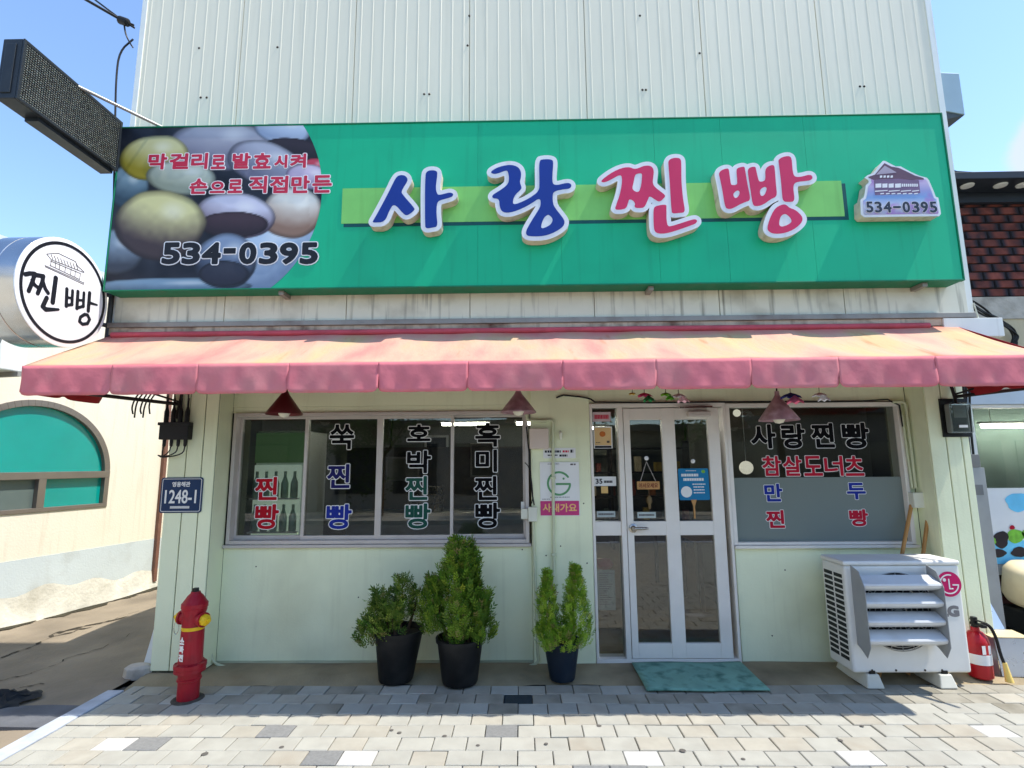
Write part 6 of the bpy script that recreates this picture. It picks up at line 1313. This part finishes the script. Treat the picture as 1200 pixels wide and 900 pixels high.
# ================================================================ INSIDE THE SHOP
m_tube = emit_mat('fluorescent_tube', (255, 250, 235), 15)
for px, py, L in ((545, 497, .35), (640, 496, .45), (672, 502, .6)):
    p = G(px, py, 2.2); t = thing('ceiling_lamp', 'lit fluorescent tube hanging from the ceiling inside the shop', 'lamp', (p.x, p.y, 2.2), 'lit tubes inside the shop')
    MB().tube([(p.x - L, p.y, 2.2), (p.x + L, p.y, 2.2)], .022, 8).obj('tube', m_tube, t); MB().box(p.x - L - .03, p.x + L + .03, p.y - .05, p.y + .05, 2.223, 2.26).obj('fitting', m_white, t)
    for sx_ in (-L * .8, L * .8): MB().tube([(p.x + sx_, p.y, 2.26), (p.x + sx_, p.y, 2.52)], .004, 5).obj('chain', m_alu, t)
fx0, fx1, fy = -2.62, -2.02, .45
fr = thing('drinks_fridge', 'white glass fronted drinks fridge with green bottles behind the left sash', 'fridge', ((fx0 + fx1) / 2, fy, .008))
MB().box(fx0, fx1, fy + .03, fy + .55, .01, 1.92).obj('cabinet', mat('fridge_white', (226, 230, 224), .4, var=.03), fr, bevel=.01)
MB().box(fx0 + .02, fx1 - .02, fy, fy + .028, 1.62, 1.9).obj('header_panel', emit_mat('fridge_header_glow', (70, 104, 56), .12), fr); MB().box(fx0 + .04, fx1 - .04, fy + .005, fy + .029, .3, 1.6).obj('door_glass', emit_mat('fridge_door_glow', (190, 206, 190), .2), fr)  # header and door sheets glow by themselves, added in place of cabinet lamps
m_bot = mat('bottle_green', (168, 190, 166), .3, var=.3, scale=9)
for r in range(3):
    for k in range(6):
        c = (fx0 + .08 + .088 * k, fy - .03, 1.3 - .3 * r); MB().lathe([(.03, 0), (.034, .01), (.034, .13), (.013, .19), (.013, .24)], c, (0, 0, 1), 10).obj('bottle', m_bot, fr, smooth=50)
    MB().box(fx0 + .04, fx1 - .04, fy - .07, fy + .004, 1.285 - .3 * r, 1.297 - .3 * r).obj('shelf', m_alu, fr)
def table(x, y, w, d, nm, lab):
    t = thing(nm, lab, 'table', (x, y, .008)); MB().box(x - w / 2, x + w / 2, y - d / 2, y + d / 2, .72, .75).obj('table_top', mat('table_top', (150, 112, 72), .4, var=.15), t, bevel=.004)
    for a in (-1, 1):
        for b in (-1, 1): MB().box(x + a * (w / 2 - .04) - .02, x + a * (w / 2 - .04) + .02, y + b * (d / 2 - .04) - .02, y + b * (d / 2 - .04) + .02, .01, .719).obj('leg', m_iron, t)
table(1.25, 2.6, 1.2, .7, 'dining_table', 'wooden dining table behind the door'); table(2.5, 1.8, 1.2, .7, 'dining_table', 'wooden dining table behind the right window'); table(-.2, 1.1, .9, .5, 'work_table', 'low work table with bags behind the black rice sash')
ct_ = thing('kitchen_counter', 'pale kitchen counter along the back of the shop', 'counter', (-1.2, 3.2, .008)); MB().box(-2.4, .1, 2.9, 3.5, .01, .9).obj('body', m_stuccob, ct_); MB().box(-2.45, .15, 2.86, 3.52, .901, .94).obj('top', m_alu, ct_)
for x, y, r, h in ((-1.5, 3.1, .26, .14), (-1.5, 3.1, .26, .14)): pass
for k in range(3): MB().lathe([(.24, 0), (.25, .005), (.25, .11), (.24, .115)], (-1.35, 3.15, .942 + .117 * k), (0, 0, 1), 28).obj('steamer_tray', m_chrome, loc=(-1.35, 3.15, .942 + .117 * k), smooth=40, label='round steel steamer tray in a stack on the kitchen counter', cat='steamer', group='steamer trays on the counter')
for k in range(5):
    x, y = -.5 + .14 * k, 1.05 + .06 * math.sin(5 * k); MB().lathe([(.02, 0), (.07, .01), (.075, .06), (.04, .1), (.03, .13)], (x, y, .752), (0, 0, 1), 12).obj('flour_bag', mat('bag_pale', (176, 172, 160), .7, var=.15), loc=(x, y, .752), smooth=50, label='pale tied bag on the work table behind the black rice sash', cat='bag', group='bags on the work table')
# shelves with stock along the back wall and menu boards
sh = thing('stock_shelf', 'tall metal shelf with jars and boxes at the back of the shop', 'shelf', (1.4, 5.9, .008))
for k in range(4): MB().box(.3, 3.2, 5.7, 6.1, .5 + .45 * k, .53 + .45 * k).obj('shelf_board', m_iron, sh)
for x in (.3, 1.7, 3.18): MB().box(x, x + .03, 5.7, 6.1, .01, 2.0).obj('post', m_iron, sh)
for k in range(22):
    x = .45 + .125 * k; z = .53 + .45 * (k % 3); w_ = random.uniform(.08, .11); c_ = random.choice(((150, 90, 50), (196, 180, 150), (120, 60, 48), (176, 150, 70), (90, 100, 96)))
    MB().box(x, x + w_, 5.78, 5.98, z + .002, z + random.uniform(.16, .34)).obj('carton', mat('carton_%d' % c_[0], c_, .7, var=.2, scale=9), loc=(x + w_ / 2, 5.9, z), bevel=.004, label='%s carton standing on the metal shelf at the back' % {150: 'brown', 196: 'cream', 120: 'dark red', 176: 'mustard', 90: 'grey'}[c_[0]], cat='carton', group='cartons on the back shelf')
for x, z, w_, h_, c_, nm in ((-2.0, 1.35, .5, .36, (170, 166, 150), 'pale framed panel hanging above the kitchen counter'), (-.75, 1.4, .42, .5, (120, 116, 104), 'grey framed panel hanging beside the refrigerator wall')):
    t = thing('wall_panel_frame', nm, 'frame', (x, 3.45, z)); MB().box(x, x + w_, 3.42, 3.45, z, z + h_).obj('frame', m_alu2, t, bevel=.003); MB().box(x + .03, x + w_ - .03, 3.415, 3.419, z + .03, z + h_ - .03).obj('panel', mat('framed_%d' % c_[0], c_, .5, var=.2), t)
MB().box(-2.6, .28, 3.46, 3.52, .95, 1.85).obj('kitchen_partition', mat('partition_brown', (104, 92, 78), .7, var=.1), loc=(-1.2, 3.49, .95), label='brown partition wall behind the kitchen counter', cat='partition')
for px, py, r, nm in ((874.5, 548, .06, 'larger white globe lamp hanging inside the right window'), (863.5, 484, .034, 'small white globe lamp hanging inside the right window')):
    p = PY(px, py, .35); t = thing('globe_lamp', nm, 'lamp', (p.x, .35, p.z - r)); MB().lathe([(r * math.sin(a), -r * math.cos(a)) for a in np.linspace(.05, 3.09, 12)], (p.x, .35, p.z), (0, 0, 1), 20).obj('globe', emit_mat('globe_lit', (255, 246, 228), .35), t, smooth=60); MB().tube([(p.x, .35, p.z + r), (p.x, .35, 2.515)], .003, 5).obj('cord', m_white, t)
MB().box(2.2, 2.26, .2, 2.5, .01, 2.5).obj('room_divider', m_in, loc=(2.23, 1.3, .01), label='pale partition standing behind the right window', cat='partition')
cal = thing('wall_calendar', 'white sheet with a dark picture on the shop wall', 'calendar', (-1.9, 6.58, 1.8)); MB().box(-2.0, -1.5, 6.585, 6.598, 1.5, 2.2).obj('sheet', m_white, cal); MB().box(-1.95, -1.55, 6.58, 6.584, 1.85, 2.15).obj('picture', m_blk, cal)

# ================================================================ ACROSS THE ROAD (seen only as reflections in the glass)
m_far = mat('far_render', (190, 182, 166), .85, var=.06); m_farw = mat('far_window', (40, 50, 56), .1, spec=.6); m_fars = mat('far_roof', (96, 88, 84), .8, var=.1)
for x0, w, h, c, nm in ((-16, 9, 3.3, (116, 110, 98), 'olive grey'), (-6.8, 7.5, 2.9, (170, 162, 148), 'cream'), (.9, 8, 2.7, (92, 84, 76), 'brown'), (9.1, 10, 3.2, (120, 112, 100), 'sand coloured')):
    t = thing('street_house', 'low %s rendered shop house across the road' % nm, 'house', (x0 + w / 2, -14, 0), 'houses across the road')
    MB().box(x0, x0 + w, -20, -14.05, 0, h).obj('wall', mat('far_render_%d' % c[0], c, .85, var=.06), t); MB().box(x0 - .1, x0 + w + .1, -20.1, -13.8, h + .001, h + .2).obj('roof', m_fars, t)
    for k in range(int(w // 2)): MB().box(x0 + .4 + 2 * k, x0 + 1.9 + 2 * k, -14.049, -14.0, .6, 2.3).obj('window', m_farw, t)
def street_tree(x, y, h, r, seed):
    rs_ = random.Random(seed); t = thing('street_tree', 'leafy street tree across the road before the %s house' % {6: 'brown', 5: 'cream', 7: 'sand coloured'}[h], 'tree', (x, y, 0), 'trees across the road')
    MB().tube([(x, y, -.02), (x + .05, y, h * .3), (x - .05, y + .05, h * .6)], [.16, .12, .06], 10).obj('trunk', m_bark, t, smooth=60)
    for k in range(5): a = k * 1.26; MB().tube([(x, y, h * (.35 + .05 * k)), (x + r * .6 * math.cos(a), y + r * .6 * math.sin(a), h * (.6 + .05 * k))], [.06, .015], 6).obj('limb', m_bark, t, smooth=60)
    vs, fs, cs = [], [], []; cl_ = [Vector((x + rs_.gauss(0, r * .45), y + rs_.gauss(0, r * .45), h * .68 + rs_.gauss(0, h * .13))) for _ in range(26)]
    for k in range(3600):
        c = cl_[rs_.randrange(26)]; p = c + Vector((rs_.gauss(0, .34), rs_.gauss(0, .34), rs_.gauss(0, .26))); d = Vector((rs_.gauss(0, 1), rs_.gauss(0, 1), rs_.gauss(0, .6))).normalized() * .1; e = d.orthogonal().normalized() * .05; i = len(vs); vs += [p, p + d * .5 + e, p + d, p + d * .5 - e]; fs.append((i, i + 1, i + 2, i + 3)); g_ = rs_.uniform(.7, 1.2); cs += [lin((52 * g_, 84 * g_, 30 * g_))] * 4
    o = MB().add(vs, fs).obj('crown', m_leaf, t, kind='stuff'); at = o.data.color_attributes.new('Col', 'FLOAT_COLOR', 'POINT'); at.data.foreach_set('color', [q for c in cs for q in (*c, 1)])
street_tree(1.2, -12.4, 6, 1.6, 1); street_tree(-4.5, -12.6, 5, 1.5, 2); street_tree(6.5, -12.5, 7, 1.8, 3)
